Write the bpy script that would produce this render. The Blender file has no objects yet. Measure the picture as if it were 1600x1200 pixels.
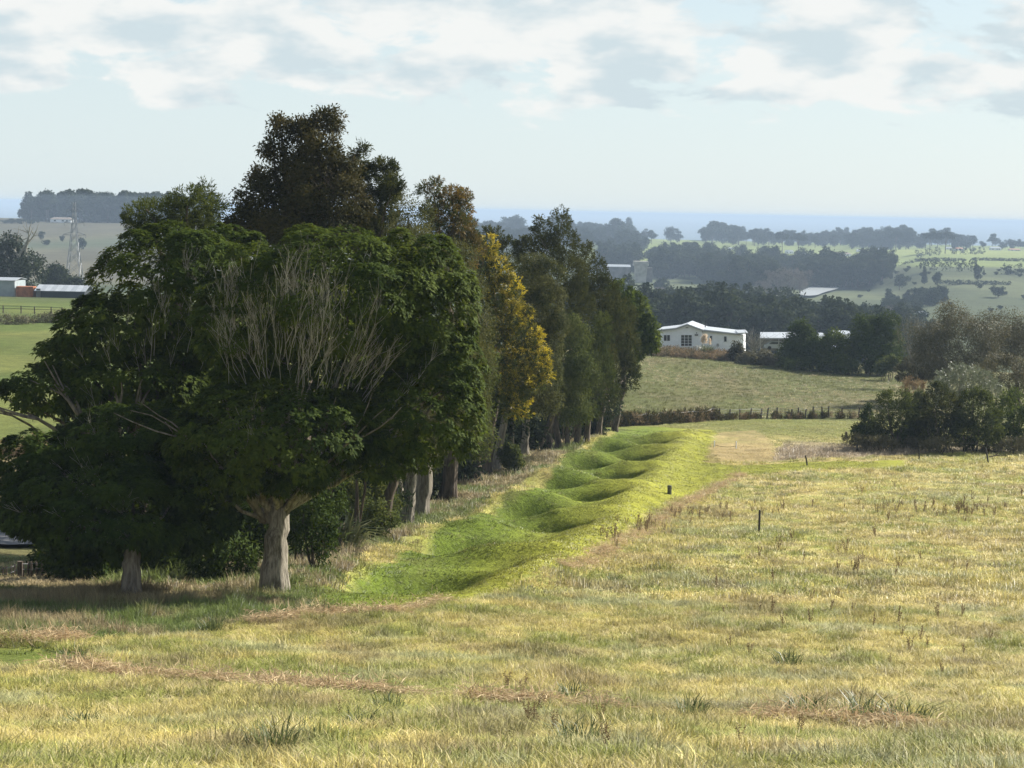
import bpy, math, random
import numpy as np
from mathutils import Vector, Matrix, Euler

# ------------------------------------------------------------------ camera, sky, sun, exposure
scene = bpy.context.scene
F = 3000.0                      # focal length in pixels of the 1600 px wide photograph
CZ = 60.0                       # eye height above the sea
PITCH = math.radians(5.16)
ROLL = math.radians(1.17)
cam_d = bpy.data.cameras.new('camera')
cam = bpy.data.objects.new('camera', cam_d)
scene.collection.objects.link(cam)
cam_d.sensor_width = 36.0
cam_d.lens = F / 1600.0 * 36.0
cam_d.clip_start = 0.5
cam_d.clip_end = 150000.0
RM = (Matrix.Rotation(math.pi / 2 - PITCH, 3, 'X') @ Matrix.Rotation(ROLL, 3, 'Z'))
cam.matrix_world = Matrix.Translation((0, 0, CZ)) @ RM.to_4x4()
scene.camera = cam

SUN_EL, SUN_AZ = math.radians(31), math.radians(50)      # azimuth: degrees right of the view direction (+Y)
sun_dir = Vector((math.sin(SUN_AZ) * math.cos(SUN_EL), math.cos(SUN_AZ) * math.cos(SUN_EL), math.sin(SUN_EL)))
sd = bpy.data.lights.new('sun', 'SUN')
sd.energy = 5.0
sd.angle = math.radians(0.6)
sd.color = (1.0, 0.95, 0.86)
sun = bpy.data.objects.new('sun', sd)
scene.collection.objects.link(sun)
sun.rotation_euler = (-sun_dir).to_track_quat('-Z', 'Y').to_euler()
sun.location = (60, 40, 120)

world = bpy.data.worlds.new('World')
scene.world = world
world.use_nodes = True
wn, wl = world.node_tree.nodes, world.node_tree.links
wn.clear()


def N(nodes, typ, **kw):
    n = nodes.new(typ)
    for k, v in kw.items():
        setattr(n, k, v)
    return n


def math_node(nodes, links, op, a, b=None, c=None, clamp=False):
    n = nodes.new('ShaderNodeMath'); n.operation = op; n.use_clamp = clamp
    for i, s in enumerate((a, b, c)):
        if s is None:
            continue
        if isinstance(s, (int, float)):
            n.inputs[i].default_value = s
        else:
            links.new(s, n.inputs[i])
    return n.outputs[0]


def map_range(nodes, links, val, a, b, c, d, smooth=True):
    n = nodes.new('ShaderNodeMapRange')
    n.interpolation_type = 'SMOOTHSTEP' if smooth else 'LINEAR'
    links.new(val, n.inputs[0])
    for i, x in enumerate((a, b, c, d)):
        n.inputs[i + 1].default_value = x
    return n.outputs[0]


sky = N(wn, 'ShaderNodeTexSky', sky_type='NISHITA')
sky.sun_disc = False
sky.sun_elevation = SUN_EL
sky.sun_rotation = SUN_AZ
sky.altitude = 60
sky.air_density = 1.0
sky.dust_density = 0.6
sky.ozone_density = 1.5
tc = N(wn, 'ShaderNodeTexCoord')
sep = N(wn, 'ShaderNodeSeparateXYZ')
wl.new(tc.outputs['Generated'], sep.inputs[0])
zc = math_node(wn, wl, 'MAXIMUM', sep.outputs[2], 0.0)
den = math_node(wn, wl, 'ADD', zc, 0.36)
px_ = math_node(wn, wl, 'DIVIDE', sep.outputs[0], den)
py_ = math_node(wn, wl, 'DIVIDE', sep.outputs[1], den)
cmb = N(wn, 'ShaderNodeCombineXYZ')
wl.new(px_, cmb.inputs[0]); wl.new(py_, cmb.inputs[1])
n1 = N(wn, 'ShaderNodeTexNoise'); n1.inputs['Scale'].default_value = 7.0; n1.inputs['Detail'].default_value = 7
n1.inputs['Roughness'].default_value = 0.58; n1.inputs['Distortion'].default_value = 0.3
n2 = N(wn, 'ShaderNodeTexNoise'); n2.inputs['Scale'].default_value = 8.0; n2.inputs['Detail'].default_value = 4
mp = N(wn, 'ShaderNodeMapping'); mp.inputs['Location'].default_value = (3.3, 7.1, 2.0)
wl.new(cmb.outputs[0], n1.inputs['Vector']); wl.new(cmb.outputs[0], mp.inputs[0]); wl.new(mp.outputs[0], n2.inputs['Vector'])
lift = map_range(wn, wl, zc, 0.034, 0.068, -0.19, 0.10)
thin = map_range(wn, wl, zc, 0.10, 0.45, 0.0, -0.13)      # overhead the clouds stand apart, low down they close up edge-on
cd = math_node(wn, wl, 'ADD', math_node(wn, wl, 'ADD', n1.outputs['Fac'], lift), thin)
cmask = map_range(wn, wl, cd, 0.46, 0.57, 0.0, 0.95)
shade = map_range(wn, wl, n2.outputs['Fac'], 0.38, 0.58, 0.0, 1.0)
ccol = N(wn, 'ShaderNodeMix', data_type='RGBA')
wl.new(shade, ccol.inputs[0])
ccol.inputs[6].default_value = (0.55, 0.64, 0.68, 1)
ccol.inputs[7].default_value = (0.79, 0.80, 0.785, 1)
bg1 = N(wn, 'ShaderNodeBackground'); bg1.inputs[1].default_value = 0.050
hz = N(wn, 'ShaderNodeMix', data_type='RGBA')      # thin white vapour low over the horizon, all the way round
hzf = map_range(wn, wl, zc, 0.0, 0.40, 0.80, 0.0)
wl.new(hzf, hz.inputs[0]); wl.new(sky.outputs[0], hz.inputs[6]); hz.inputs[7].default_value = (6.9, 8.0, 8.5, 1)
wl.new(hz.outputs[2], bg1.inputs[0])
bg2 = N(wn, 'ShaderNodeBackground'); bg2.inputs[1].default_value = 0.53
wl.new(ccol.outputs[2], bg2.inputs[0])
mixw = N(wn, 'ShaderNodeMixShader')
wl.new(cmask, mixw.inputs[0]); wl.new(bg1.outputs[0], mixw.inputs[1]); wl.new(bg2.outputs[0], mixw.inputs[2])
wo = N(wn, 'ShaderNodeOutputWorld')
wl.new(mixw.outputs[0], wo.inputs[0])

scene.view_settings.view_transform = 'Standard'
scene.view_settings.look = 'None'
scene.view_settings.exposure = 1.14
scene.view_settings.gamma = 1.0
scene.view_settings.use_curve_mapping = False
scene.render.engine = 'CYCLES'
scene.cycles.use_denoising = True
scene.cycles.max_bounces = 6
scene.cycles.diffuse_bounces = 3
scene.cycles.glossy_bounces = 2
scene.cycles.transmission_bounces = 3
scene.cycles.transparent_max_bounces = 8
scene.cycles.volume_bounces = 0
scene.cycles.caustics_reflective = False
scene.cycles.caustics_refractive = False

# ------------------------------------------------------------------ small tools
rng = np.random.default_rng(7)
random.seed(7)
C = scene.collection


def ray(u, v):
    d = RM @ Vector(((u - 800) / F, -(v - 600) / F, -1.0))
    return d / d.y


def P(u, v, D):
    d = ray(u, v)
    return Vector((d.x * D, D, CZ + d.z * D))


def smooth(a, b, x):
    t = np.clip((x - a) / (b - a), 0, 1)
    return t * t * (3 - 2 * t)


def _hash(ix, iy, s):
    h = (ix.astype(np.int64) * 374761393 + iy.astype(np.int64) * 668265263 + s * 1442695041) & 0x7fffffff
    h = ((h ^ (h >> 13)) * 1274126177) & 0x7fffffff
    h = (h ^ (h >> 16)) & 0xffff
    return h / 65535.0


def vnoise(x, y, s=0):
    x = np.asarray(x, float); y = np.asarray(y, float)
    ix, iy = np.floor(x), np.floor(y)
    fx, fy = x - ix, y - iy
    fx = fx * fx * (3 - 2 * fx); fy = fy * fy * (3 - 2 * fy)
    a = _hash(ix, iy, s); b = _hash(ix + 1, iy, s); c = _hash(ix, iy + 1, s); d = _hash(ix + 1, iy + 1, s)
    return (a * (1 - fx) + b * fx) * (1 - fy) + (c * (1 - fx) + d * fx) * fy


def fbm(x, y, s=0, o=3):
    t, a, w = 0, 0.5, 0
    for i in range(o):
        t = t + a * vnoise(x * 2 ** i, y * 2 ** i, s + i * 17)
        w += a; a *= 0.5
    return t / w


# ------------------------------------------------------------------ terrain height
def profile(pts):
    d = np.array([p[0] for p in pts], float); h = np.array([p[1] for p in pts], float)
    lg = np.linspace(math.log(4), math.log(9000), 3000)
    t = np.interp(np.exp(lg), d, h)
    k = np.exp(-0.5 * (np.arange(-24, 25) / 9.0) ** 2); k /= k.sum()
    t = np.convolve(np.pad(t, 24, mode='edge'), k, mode='valid')
    return lg, t


NEAR = [(0, 1.7), (10, 3.6), (22, 6.5), (30, 8.25), (40, 9.95), (50, 11.3), (62, 12.55), (80, 14.6), (103, 16.6)]
LG, RP = profile(NEAR + [(130, 18.1), (157, 19.2), (180, 20.6), (206, 21.8), (250, 22.0), (300, 22.2), (325, 22.9), (350, 26), (420, 34),
                         (520, 43), (650, 50), (900, 53), (1400, 52.3), (1500, 51.5), (1750, 49), (2000, 44), (2300, 41), (3000, 40), (3200, 43), (3350, 62), (3600, 70), (9000, 80)])
_, UP = profile(NEAR + [(130, 18.1), (157, 19.2), (180, 20.6), (206, 21.8), (250, 22.0), (300, 22.2), (325, 22.9), (350, 26), (420, 34),
                        (520, 43), (650, 49), (900, 50.5), (1070, 50), (1200, 46), (1500, 36.5), (1900, 35.5), (2400, 36.5), (3000, 39), (3200, 43), (3350, 62), (3600, 70), (9000, 80)])
_, LP = profile(NEAR[:8] + [(85, 15.2), (130, 15.7), (180, 16), (250, 16.4), (330, 18), (400, 20), (480, 22.6), (600, 32), (900, 42), (1100, 42),
                            (1450, 31), (1850, 20.0), (2100, 19.5), (2600, 30), (3000, 45), (3350, 62), (3600, 70), (9000, 80)])
PITS = [(69.5, 0.3, 3.0, 6.4, 3.3), (85, -1.6, 1.8, 4.6, 2.6)] + [(y_, s_, 2.5, h_, 2.6) for y_, s_, h_ in
        ((97.5, 0.8, 4.2), (106.5, -0.9, 3.7), (115, 0.9, 3.6), (123, -0.9, 3.5), (131, 0.9, 3.5), (139, -0.9, 3.5), (147, 0.9, 3.5), (155, -0.9, 3.5), (163, 0.9, 3.5), (171, -0.8, 3.5))]


def axis_x(y):
    return -2.9 + 0.147 * (y - 70)


def terrain(x, y, fine=True):
    x = np.asarray(x, float); y = np.asarray(y, float)
    yy = np.maximum(y, 4.0)
    a = x / np.maximum(yy, 20)
    l = np.log(yy)
    r = np.interp(l, LG, RP); up = np.interp(l, LG, UP); lf = np.interp(l, LG, LP)
    wl_ = smooth(-0.03, -0.16, a) if False else 1 - smooth(-0.16, -0.035, a)
    wu = smooth(0.185, 0.218, a + 0.012 * np.sin(yy / 110.0))
    d = r * (1 - wu) + up * wu
    d = d * (1 - wl_) + lf * wl_
    d = d + (a - 0.077) * 13.5 * smooth(210, 290, yy) * (1 - smooth(340, 420, yy)) * smooth(-0.02, 0.05, a)
    d = np.where(y < 4, 1.9 + (4 - y) * 0.02, d)
    z = CZ - d
    far = smooth(350, 900, yy)
    z = z + far * (fbm(x / 160, y / 160, 3) - 0.5) * 5.0 * (1 - smooth(2900, 3200, yy))
    # the trench with its pits and banks
    o = x - axis_x(y)
    run = smooth(61, 66, y) * (1 - smooth(174, 182, y))
    trench = np.exp(-(o / 2.1) ** 2) * 0.12 * run
    pit = 0
    for (py, po, dp, hl, hw) in PITS:
        oo = o - po - 0.35
        q = ((y - py) / np.where(y > py, hl * 0.8, hl * 1.15)) ** 2 + (oo / np.where(oo > 0, hw * 0.82, hw * 1.4)) ** 2
        pit = np.maximum(pit, dp * (1 - smooth(0.16, 1.10, np.sqrt(q))))
    berm = (np.exp(-((o - 3.9) / 1.5) ** 2) * 0.62 + np.exp(-((o + 3.6) / 1.5) ** 2) * 0.30) * run
    hump = 0
    for i_ in range(len(PITS) - 1):
        my = 0.5 * (PITS[i_][0] + PITS[i_ + 1][0]) + 0.3
        mo = -1.3 if i_ % 2 else 1.2
        hump = hump + np.exp(-((y - my - 0.22 * o) / 1.35) ** 2 - ((o - mo) / 2.3) ** 2) * 0.85
    z = z - trench - pit * run + berm + hump * run
    if fine:
        nr = 1 - smooth(150, 260, yy)
        z = z + nr * ((fbm(x / 3.1, y / 3.1, 11) - 0.5) * 0.26 + (fbm(x / 1.2, y / 1.2, 13, 2) - 0.5) * 0.13 * run + (fbm(x / 14.0, y / 14.0, 5) - 0.5) * 0.5)
    return z


def T(x, y):
    return float(terrain(x, y))


def G(u, v):
    d = ray(u, v)
    ds = np.geomspace(12, 6000, 4000)
    hit = (CZ + d.z * ds) < terrain(d.x * ds, ds)
    i = int(np.argmax(hit))
    if not hit.any():
        raise ValueError('no ground at %s %s' % (u, v))
    a, b = ds[max(i - 1, 0)], ds[i]
    for _ in range(20):
        m = 0.5 * (a + b)
        if CZ + d.z * m < T(d.x * m, m): b = m
        else: a = m
    return Vector((d.x * b, b, T(d.x * b, b)))


def inpoly(x, y, poly):
    r = np.zeros(np.shape(x), bool)
    n = len(poly)
    for i in range(n):
        x1, y1 = poly[i]; x2, y2 = poly[(i + 1) % n]
        c = ((y1 > y) != (y2 > y)) & (x < (x2 - x1) * (y - y1) / (y2 - y1 + 1e-12) + x1)
        r ^= c
    return r


def gpoly(pts):
    return [tuple(G(u, v)[:2]) for u, v in pts]


# ------------------------------------------------------------------ materials
MATS = {}


def new_mat(name):
    m = bpy.data.materials.new(name); m.use_nodes = True
    m.node_tree.nodes.clear()
    MATS[name] = m
    return m, m.node_tree.nodes, m.node_tree.links


def out_node(n, l, sh):
    o = n.new('ShaderNodeOutputMaterial'); l.new(sh, o.inputs[0])


def leaf_mat(name, ca, cb, gloss=0.35, trans=0.25, rough=0.42):
    m, n, l = new_mat(name)
    at = N(n, 'ShaderNodeAttribute', attribute_name='vary')
    mx = N(n, 'ShaderNodeMix', data_type='RGBA')
    l.new(at.outputs['Fac'], mx.inputs[0])
    mx.inputs[6].default_value = (*ca, 1); mx.inputs[7].default_value = (*cb, 1)
    p = N(n, 'ShaderNodeBsdfPrincipled')
    p.inputs['Roughness'].default_value = rough
    p.inputs['Specular IOR Level'].default_value = gloss
    l.new(mx.outputs[2], p.inputs['Base Color'])
    t = N(n, 'ShaderNodeBsdfTranslucent')
    hs = N(n, 'ShaderNodeHueSaturation'); hs.inputs['Value'].default_value = 1.5; hs.inputs['Hue'].default_value = 0.485
    l.new(mx.outputs[2], hs.inputs['Color']); l.new(hs.outputs[0], t.inputs[0])
    ms = N(n, 'ShaderNodeMixShader'); ms.inputs[0].default_value = trans
    l.new(p.outputs[0], ms.inputs[1]); l.new(t.outputs[0], ms.inputs[2])
    out_node(n, l, ms.outputs[0])
    return m


def bark_mat(name, ca, cb, scale=6.0):
    m, n, l = new_mat(name)
    tcn = N(n, 'ShaderNodeTexCoord')
    mpn = N(n, 'ShaderNodeMapping'); mpn.inputs['Scale'].default_value = (1, 1, 0.18)
    l.new(tcn.outputs['Object'], mpn.inputs[0])
    ns = N(n, 'ShaderNodeTexNoise'); ns.inputs['Scale'].default_value = scale; ns.inputs['Detail'].default_value = 6; ns.inputs['Roughness'].default_value = 0.65
    l.new(mpn.outputs[0], ns.inputs['Vector'])
    f = map_range(n, l, ns.outputs['Fac'], 0.33, 0.68, 0, 1)
    mx = N(n, 'ShaderNodeMix', data_type='RGBA'); l.new(f, mx.inputs[0])
    mx.inputs[6].default_value = (*ca, 1); mx.inputs[7].default_value = (*cb, 1)
    p = N(n, 'ShaderNodeBsdfPrincipled'); p.inputs['Roughness'].default_value = 0.9; p.inputs['Specular IOR Level'].default_value = 0.15
    l.new(mx.outputs[2], p.inputs['Base Color'])
    b = N(n, 'ShaderNodeBump'); b.inputs['Strength'].default_value = 0.8; b.inputs['Distance'].default_value = 0.06
    l.new(ns.outputs['Fac'], b.inputs['Height']); l.new(b.outputs[0], p.inputs['Normal'])
    out_node(n, l, p.outputs[0])
    return m


def plain_mat(name, col, rough=0.6, spec=0.3, scale=1.5, var=0.25, metal=0.0, bump=0.0, stretch=(1, 1, 1)):
    m, n, l = new_mat(name)
    tcn = N(n, 'ShaderNodeTexCoord')
    mpn = N(n, 'ShaderNodeMapping'); mpn.inputs['Scale'].default_value = stretch
    l.new(tcn.outputs['Object'], mpn.inputs[0])
    ns = N(n, 'ShaderNodeTexNoise'); ns.inputs['Scale'].default_value = scale; ns.inputs['Detail'].default_value = 5
    l.new(mpn.outputs[0], ns.inputs['Vector'])
    mx = N(n, 'ShaderNodeMix', data_type='RGBA'); l.new(map_range(n, l, ns.outputs['Fac'], 0.3, 0.7, 0, 1), mx.inputs[0])
    mx.inputs[6].default_value = (*[c * (1 - var) for c in col], 1); mx.inputs[7].default_value = (*[min(1, c * (1 + var * 0.6)) for c in col], 1)
    p = N(n, 'ShaderNodeBsdfPrincipled'); p.inputs['Roughness'].default_value = rough; p.inputs['Specular IOR Level'].default_value = spec
    p.inputs['Metallic'].default_value = metal
    l.new(mx.outputs[2], p.inputs['Base Color'])
    if bump:
        b = N(n, 'ShaderNodeBump'); b.inputs['Strength'].default_value = bump; b.inputs['Distance'].default_value = 0.03
        l.new(ns.outputs['Fac'], b.inputs['Height']); l.new(b.outputs[0], p.inputs['Normal'])
    out_node(n, l, p.outputs[0])
    return m


def water_mat(name, col, rough, bump, scale):
    m, n, l = new_mat(name)
    tcn = N(n, 'ShaderNodeTexCoord')
    ns = N(n, 'ShaderNodeTexNoise'); ns.inputs['Scale'].default_value = scale; ns.inputs['Detail'].default_value = 3
    l.new(tcn.outputs['Object'], ns.inputs['Vector'])
    p = N(n, 'ShaderNodeBsdfPrincipled'); p.inputs['Base Color'].default_value = (*col, 1)
    p.inputs['Roughness'].default_value = rough; p.inputs['IOR'].default_value = 1.33
    b = N(n, 'ShaderNodeBump'); b.inputs['Strength'].default_value = bump; b.inputs['Distance'].default_value = 0.2
    l.new(ns.outputs['Fac'], b.inputs['Height']); l.new(b.outputs[0], p.inputs['Normal'])
    out_node(n, l, p.outputs[0])
    return m


# grass-like instances: the tint comes from the scattered points
def tint_mat(name, trans=0.25, rough=0.55, kind='INSTANCER'):
    m, n, l = new_mat(name)
    at = N(n, 'ShaderNodeAttribute', attribute_name='tint', attribute_type=kind)
    va = N(n, 'ShaderNodeAttribute', attribute_name='vary')
    hs = N(n, 'ShaderNodeHueSaturation')
    l.new(at.outputs['Color'], hs.inputs['Color'])
    l.new(map_range(n, l, va.outputs['Fac'], 0, 1, 0.66, 1.42, False), hs.inputs['Value'])
    p = N(n, 'ShaderNodeBsdfPrincipled'); p.inputs['Roughness'].default_value = rough; p.inputs['Specular IOR Level'].default_value = 0.3
    l.new(hs.outputs[0], p.inputs['Base Color'])
    geo = N(n, 'ShaderNodeNewGeometry')
    va2 = N(n, 'ShaderNodeVectorMath', operation='MULTIPLY_ADD')          # soft blades: the lie of the sward, not each flat blade, turns to the light
    l.new(geo.outputs['Normal'], va2.inputs[0]); va2.inputs[1].default_value = (0.5, 0.5, 0.5)
    vt = N(n, 'ShaderNodeVectorTransform', vector_type='NORMAL', convert_from='OBJECT', convert_to='WORLD'); vt.inputs[0].default_value = (0, 0, 1)
    l.new(vt.outputs[0], va2.inputs[2])
    vn = N(n, 'ShaderNodeVectorMath', operation='NORMALIZE'); l.new(va2.outputs[0], vn.inputs[0]); l.new(vn.outputs[0], p.inputs['Normal'])
    t = N(n, 'ShaderNodeBsdfTranslucent'); l.new(hs.outputs[0], t.inputs[0])
    ms = N(n, 'ShaderNodeMixShader'); ms.inputs[0].default_value = trans
    l.new(p.outputs[0], ms.inputs[1]); l.new(t.outputs[0], ms.inputs[2])
    out_node(n, l, ms.outputs[0])
    return m


def ground_mat():
    m, n, l = new_mat('ground_cover')
    at = N(n, 'ShaderNodeAttribute', attribute_name='tint')
    geo = N(n, 'ShaderNodeNewGeometry')
    a = N(n, 'ShaderNodeTexNoise'); a.inputs['Scale'].default_value = 5.0; a.inputs['Detail'].default_value = 6; a.inputs['Roughness'].default_value = 0.7
    b2 = N(n, 'ShaderNodeTexNoise'); b2.inputs['Scale'].default_value = 0.05; b2.inputs['Detail'].default_value = 5
    l.new(geo.outputs['Position'], a.inputs['Vector']); l.new(geo.outputs['Position'], b2.inputs['Vector'])
    c3 = N(n, 'ShaderNodeTexNoise'); c3.inputs['Scale'].default_value = 0.55; c3.inputs['Detail'].default_value = 6; c3.inputs['Roughness'].default_value = 0.65
    l.new(geo.outputs['Position'], c3.inputs['Vector'])
    f = math_node(n, l, 'MULTIPLY', map_range(n, l, a.outputs['Fac'], 0.25, 0.75, 0.62, 1.34), map_range(n, l, b2.outputs['Fac'], 0.3, 0.7, 0.88, 1.12))
    f = math_node(n, l, 'MULTIPLY', f, map_range(n, l, c3.outputs['Fac'], 0.3, 0.7, 0.80, 1.20))
    hs = N(n, 'ShaderNodeHueSaturation'); l.new(at.outputs['Color'], hs.inputs['Color']); l.new(f, hs.inputs['Value'])
    p = N(n, 'ShaderNodeBsdfPrincipled'); p.inputs['Roughness'].default_value = 0.95; p.inputs['Specular IOR Level'].default_value = 0.1
    l.new(hs.outputs[0], p.inputs['Base Color'])
    b = N(n, 'ShaderNodeBump'); b.inputs['Strength'].default_value = 0.6; b.inputs['Distance'].default_value = 0.12
    l.new(a.outputs['Fac'], b.inputs['Height']); l.new(b.outputs[0], p.inputs['Normal'])
    out_node(n, l, p.outputs[0])
    return m


ground_mat()
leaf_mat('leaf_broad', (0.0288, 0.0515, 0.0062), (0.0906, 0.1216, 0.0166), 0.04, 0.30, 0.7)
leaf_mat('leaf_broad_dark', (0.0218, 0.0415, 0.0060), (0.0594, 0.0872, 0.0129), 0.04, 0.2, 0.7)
leaf_mat('leaf_brown', (0.0269, 0.0301, 0.0079), (0.0752, 0.0634, 0.0190), 0.04, 0.22, 0.7)
leaf_mat('leaf_conifer', (0.0266, 0.0398, 0.0095), (0.0712, 0.0902, 0.0152), 0.04, 0.30, 0.7)
leaf_mat('leaf_conifer_dark', (0.0190, 0.0285, 0.0066), (0.0588, 0.0627, 0.0132), 0.04, 0.30, 0.7)
leaf_mat('leaf_gold', (0.060, 0.065, 0.006), (0.44, 0.37, 0.024), 0.25, 0.3, 0.6)
leaf_mat('leaf_bronze', (0.055, 0.050, 0.010), (0.20, 0.135, 0.022), 0.25, 0.25, 0.6)
leaf_mat('leaf_grey', (0.0301, 0.0401, 0.0100), (0.1127, 0.1152, 0.0401), 0.04, 0.30, 0.7)
leaf_mat('leaf_olive', (0.0377, 0.0585, 0.0113), (0.1086, 0.1227, 0.0320), 0.04, 0.30, 0.7)
leaf_mat('leaf_silver', (0.10, 0.12, 0.07), (0.20, 0.22, 0.14), 0.4, 0.2)
leaf_mat('leaf_scrub', (0.060, 0.062, 0.026), (0.13, 0.115, 0.055), 0.2, 0.2, 0.7)
leaf_mat('leaf_weed', (0.13, 0.095, 0.050), (0.31, 0.24, 0.13), 0.1, 0.2, 0.8)
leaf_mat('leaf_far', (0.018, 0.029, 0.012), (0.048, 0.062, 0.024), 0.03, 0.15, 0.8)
leaf_mat('leaf_far_grey', (0.10, 0.085, 0.065), (0.17, 0.15, 0.12), 0.1, 0.1, 0.8)
leaf_mat('leaf_flax', (0.05, 0.075, 0.02), (0.20, 0.21, 0.09), 0.45, 0.2)
leaf_mat('plume', (0.50, 0.42, 0.30), (0.72, 0.64, 0.50), 0.1, 0.3, 0.9)
leaf_mat('leaf_hay', (0.34, 0.255, 0.145), (0.60, 0.48, 0.29), 0.1, 0.2, 0.8)
bark_mat('bark_pale', (0.10, 0.085, 0.062), (0.34, 0.305, 0.245), 11)
bark_mat('bark_grey', (0.10, 0.085, 0.065), (0.27, 0.24, 0.19), 7)
bark_mat('bark_dark', (0.055, 0.042, 0.030), (0.15, 0.12, 0.09), 7)
bark_mat('twig', (0.22, 0.21, 0.18), (0.40, 0.385, 0.335), 4)
bark_mat('wood_weathered', (0.07, 0.055, 0.04), (0.18, 0.15, 0.12), 12)
plain_mat('paint_white', (0.83, 0.86, 0.89), 0.55, 0.3, 2.0, 0.06)
plain_mat('roof_metal', (0.45, 0.48, 0.51), 0.35, 0.5, 1.5, 0.1)
plain_mat('roof_metal_grey', (0.36, 0.39, 0.42), 0.4, 0.5, 1.5, 0.15)
plain_mat('trim_grey', (0.34, 0.35, 0.35), 0.5, 0.3, 3, 0.1)
plain_mat('glass_dark', (0.03, 0.04, 0.05), 0.08, 0.8, 2, 0.2)
plain_mat('shed_dark', (0.020, 0.026, 0.032), 0.55, 0.3, 3, 0.25)
plain_mat('shed_grey', (0.30, 0.35, 0.37), 0.5, 0.4, 0.8, 0.15)
plain_mat('rust_orange', (0.42, 0.16, 0.075), 0.7, 0.2, 1.2, 0.3)
plain_mat('concrete', (0.42, 0.40, 0.35), 0.9, 0.1, 0.35, 0.25)
plain_mat('concrete_dark', (0.18, 0.17, 0.16), 0.9, 0.1, 0.35, 0.25)
plain_mat('galvanised', (0.20, 0.215, 0.23), 0.5, 0.4, 1, 0.15)
plain_mat('post_dark', (0.030, 0.028, 0.026), 0.7, 0.2, 20, 0.4)
plain_mat('stone_grey', (0.12, 0.12, 0.105), 0.9, 0.1, 14, 0.45, bump=0.6)
plain_mat('rope', (0.10, 0.11, 0.05), 0.9, 0.1, 20, 0.3)
plain_mat('asphalt', (0.16, 0.16, 0.165), 0.75, 0.3, 3, 0.15)
plain_mat('car_paint', (0.40, 0.44, 0.48), 0.25, 0.6, 1, 0.05)
plain_mat('rubber', (0.02, 0.02, 0.02), 0.8, 0.2, 4, 0.2)
plain_mat('roof_red', (0.40, 0.19, 0.12), 0.7, 0.2, 0.5, 0.2)
plain_mat('roof_brown', (0.24, 0.20, 0.17), 0.7, 0.2, 0.5, 0.2)
water_mat('sea_water', (0.05, 0.10, 0.14), 0.25, 0.3, 0.02)
water_mat('river_water', (0.33, 0.35, 0.35), 0.35, 0.15, 0.25)  # pale base colour stands in for sky glare on the water
tint_mat('blade')


# ------------------------------------------------------------------ mesh tools
class MB:
    """collects quads/tris, then links them as one mesh object"""

    def __init__(self):
        self.v, self.f, self.m, self.n = [], [], [], 0

    def add(self, verts, faces, mat=0):
        verts = np.asarray(verts, float).reshape(-1, 3)
        self.v.append(verts)
        for f in faces:
            self.f.append(tuple(i + self.n for i in f)); self.m.append(mat)
        self.n += len(verts)

    def box(self, c, s, rz=0.0, mat=0):
        x, y, z = [k / 2 for k in s]
        p = np.array([(-x, -y, -z), (x, -y, -z), (x, y, -z), (-x, y, -z), (-x, -y, z), (x, -y, z), (x, y, z), (-x, y, z)])
        ca, sa = math.cos(rz), math.sin(rz)
        q = p.copy(); q[:, 0] = p[:, 0] * ca - p[:, 1] * sa; q[:, 1] = p[:, 0] * sa + p[:, 1] * ca
        self.add(q + np.array(c), [(0, 3, 2, 1), (4, 5, 6, 7), (0, 1, 5, 4), (1, 2, 6, 5), (2, 3, 7, 6), (3, 0, 4, 7)], mat)

    def tube(self, pts, rad, sides=6, mat=0, cap=True, flute=None):
        pts = [Vector(p) for p in pts]
        n = len(pts)
        vs = []
        for i, p in enumerate(pts):
            t = (pts[min(i + 1, n - 1)] - pts[max(i - 1, 0)]).normalized()
            ref = Vector((0, 1, 0)) if abs(t.z) > 0.8 else Vector((0, 0, 1))
            a = t.cross(ref).normalized(); b = t.cross(a)
            for k in range(sides):
                th = 2 * math.pi * k / sides
                rf_ = rad[i] * (1 + flute[i] * (math.cos(3 * th + 0.7) * 0.6 + math.cos(5 * th + 2.1) * 0.5)) if flute else rad[i]
                vs.append(p + (a * math.cos(th) + b * math.sin(th)) * rf_)
        fs = []
        for i in range(n - 1):
            for k in range(sides):
                k2 = (k + 1) % sides
                fs.append((i * sides + k, i * sides + k2, (i + 1) * sides + k2, (i + 1) * sides + k))
        if cap:
            fs.append(tuple(range(sides - 1, -1, -1))); fs.append(tuple((n - 1) * sides + k for k in range(sides)))
        self.add([tuple(v) for v in vs], fs, mat)

    def bar(self, a, b, r, sides=4):
        self.tube([a, b], [r, r], sides)

    def prism(self, prof, d, mat=0):
        """prof: list of 3-D points (planar, counter-clockwise seen from the front); d: depth vector"""
        n = len(prof); d = Vector(d)
        v = [tuple(p) for p in prof] + [tuple(Vector(p) + d) for p in prof]
        f = [tuple(range(n)), tuple(range(2 * n - 1, n - 1, -1))] + [((i + 1) % n, i, n + i, n + (i + 1) % n) for i in range(n)]
        self.add(v, f, mat)

    def mesh(self, name, mats):
        me = bpy.data.meshes.new(name)
        me.from_pydata([tuple(p) for p in np.concatenate(self.v)], [], self.f)
        for m in mats:
            me.materials.append(MATS[m])
        if len(mats) > 1:
            me.polygons.foreach_set('material_index', self.m)
        return me

    def build(self, name, mat, parent=None, smooth_=False):
        mats = [mat] if isinstance(mat, str) else mat
        me = self.mesh(name, mats)
        if smooth_:
            me.polygons.foreach_set('use_smooth', [True] * len(me.polygons))
        return link(bpy.data.objects.new(name, me), parent)


def link(o, parent=None):
    C.objects.link(o)
    if parent is not None:
        o.parent = parent
        o.matrix_parent_inverse = Matrix.Translation(parent.location).inverted()
    return o


def empty(name, loc):
    o = bpy.data.objects.new(name, None)
    o.empty_display_size = 0.5
    o.location = loc
    C.objects.link(o)
    return o


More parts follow.
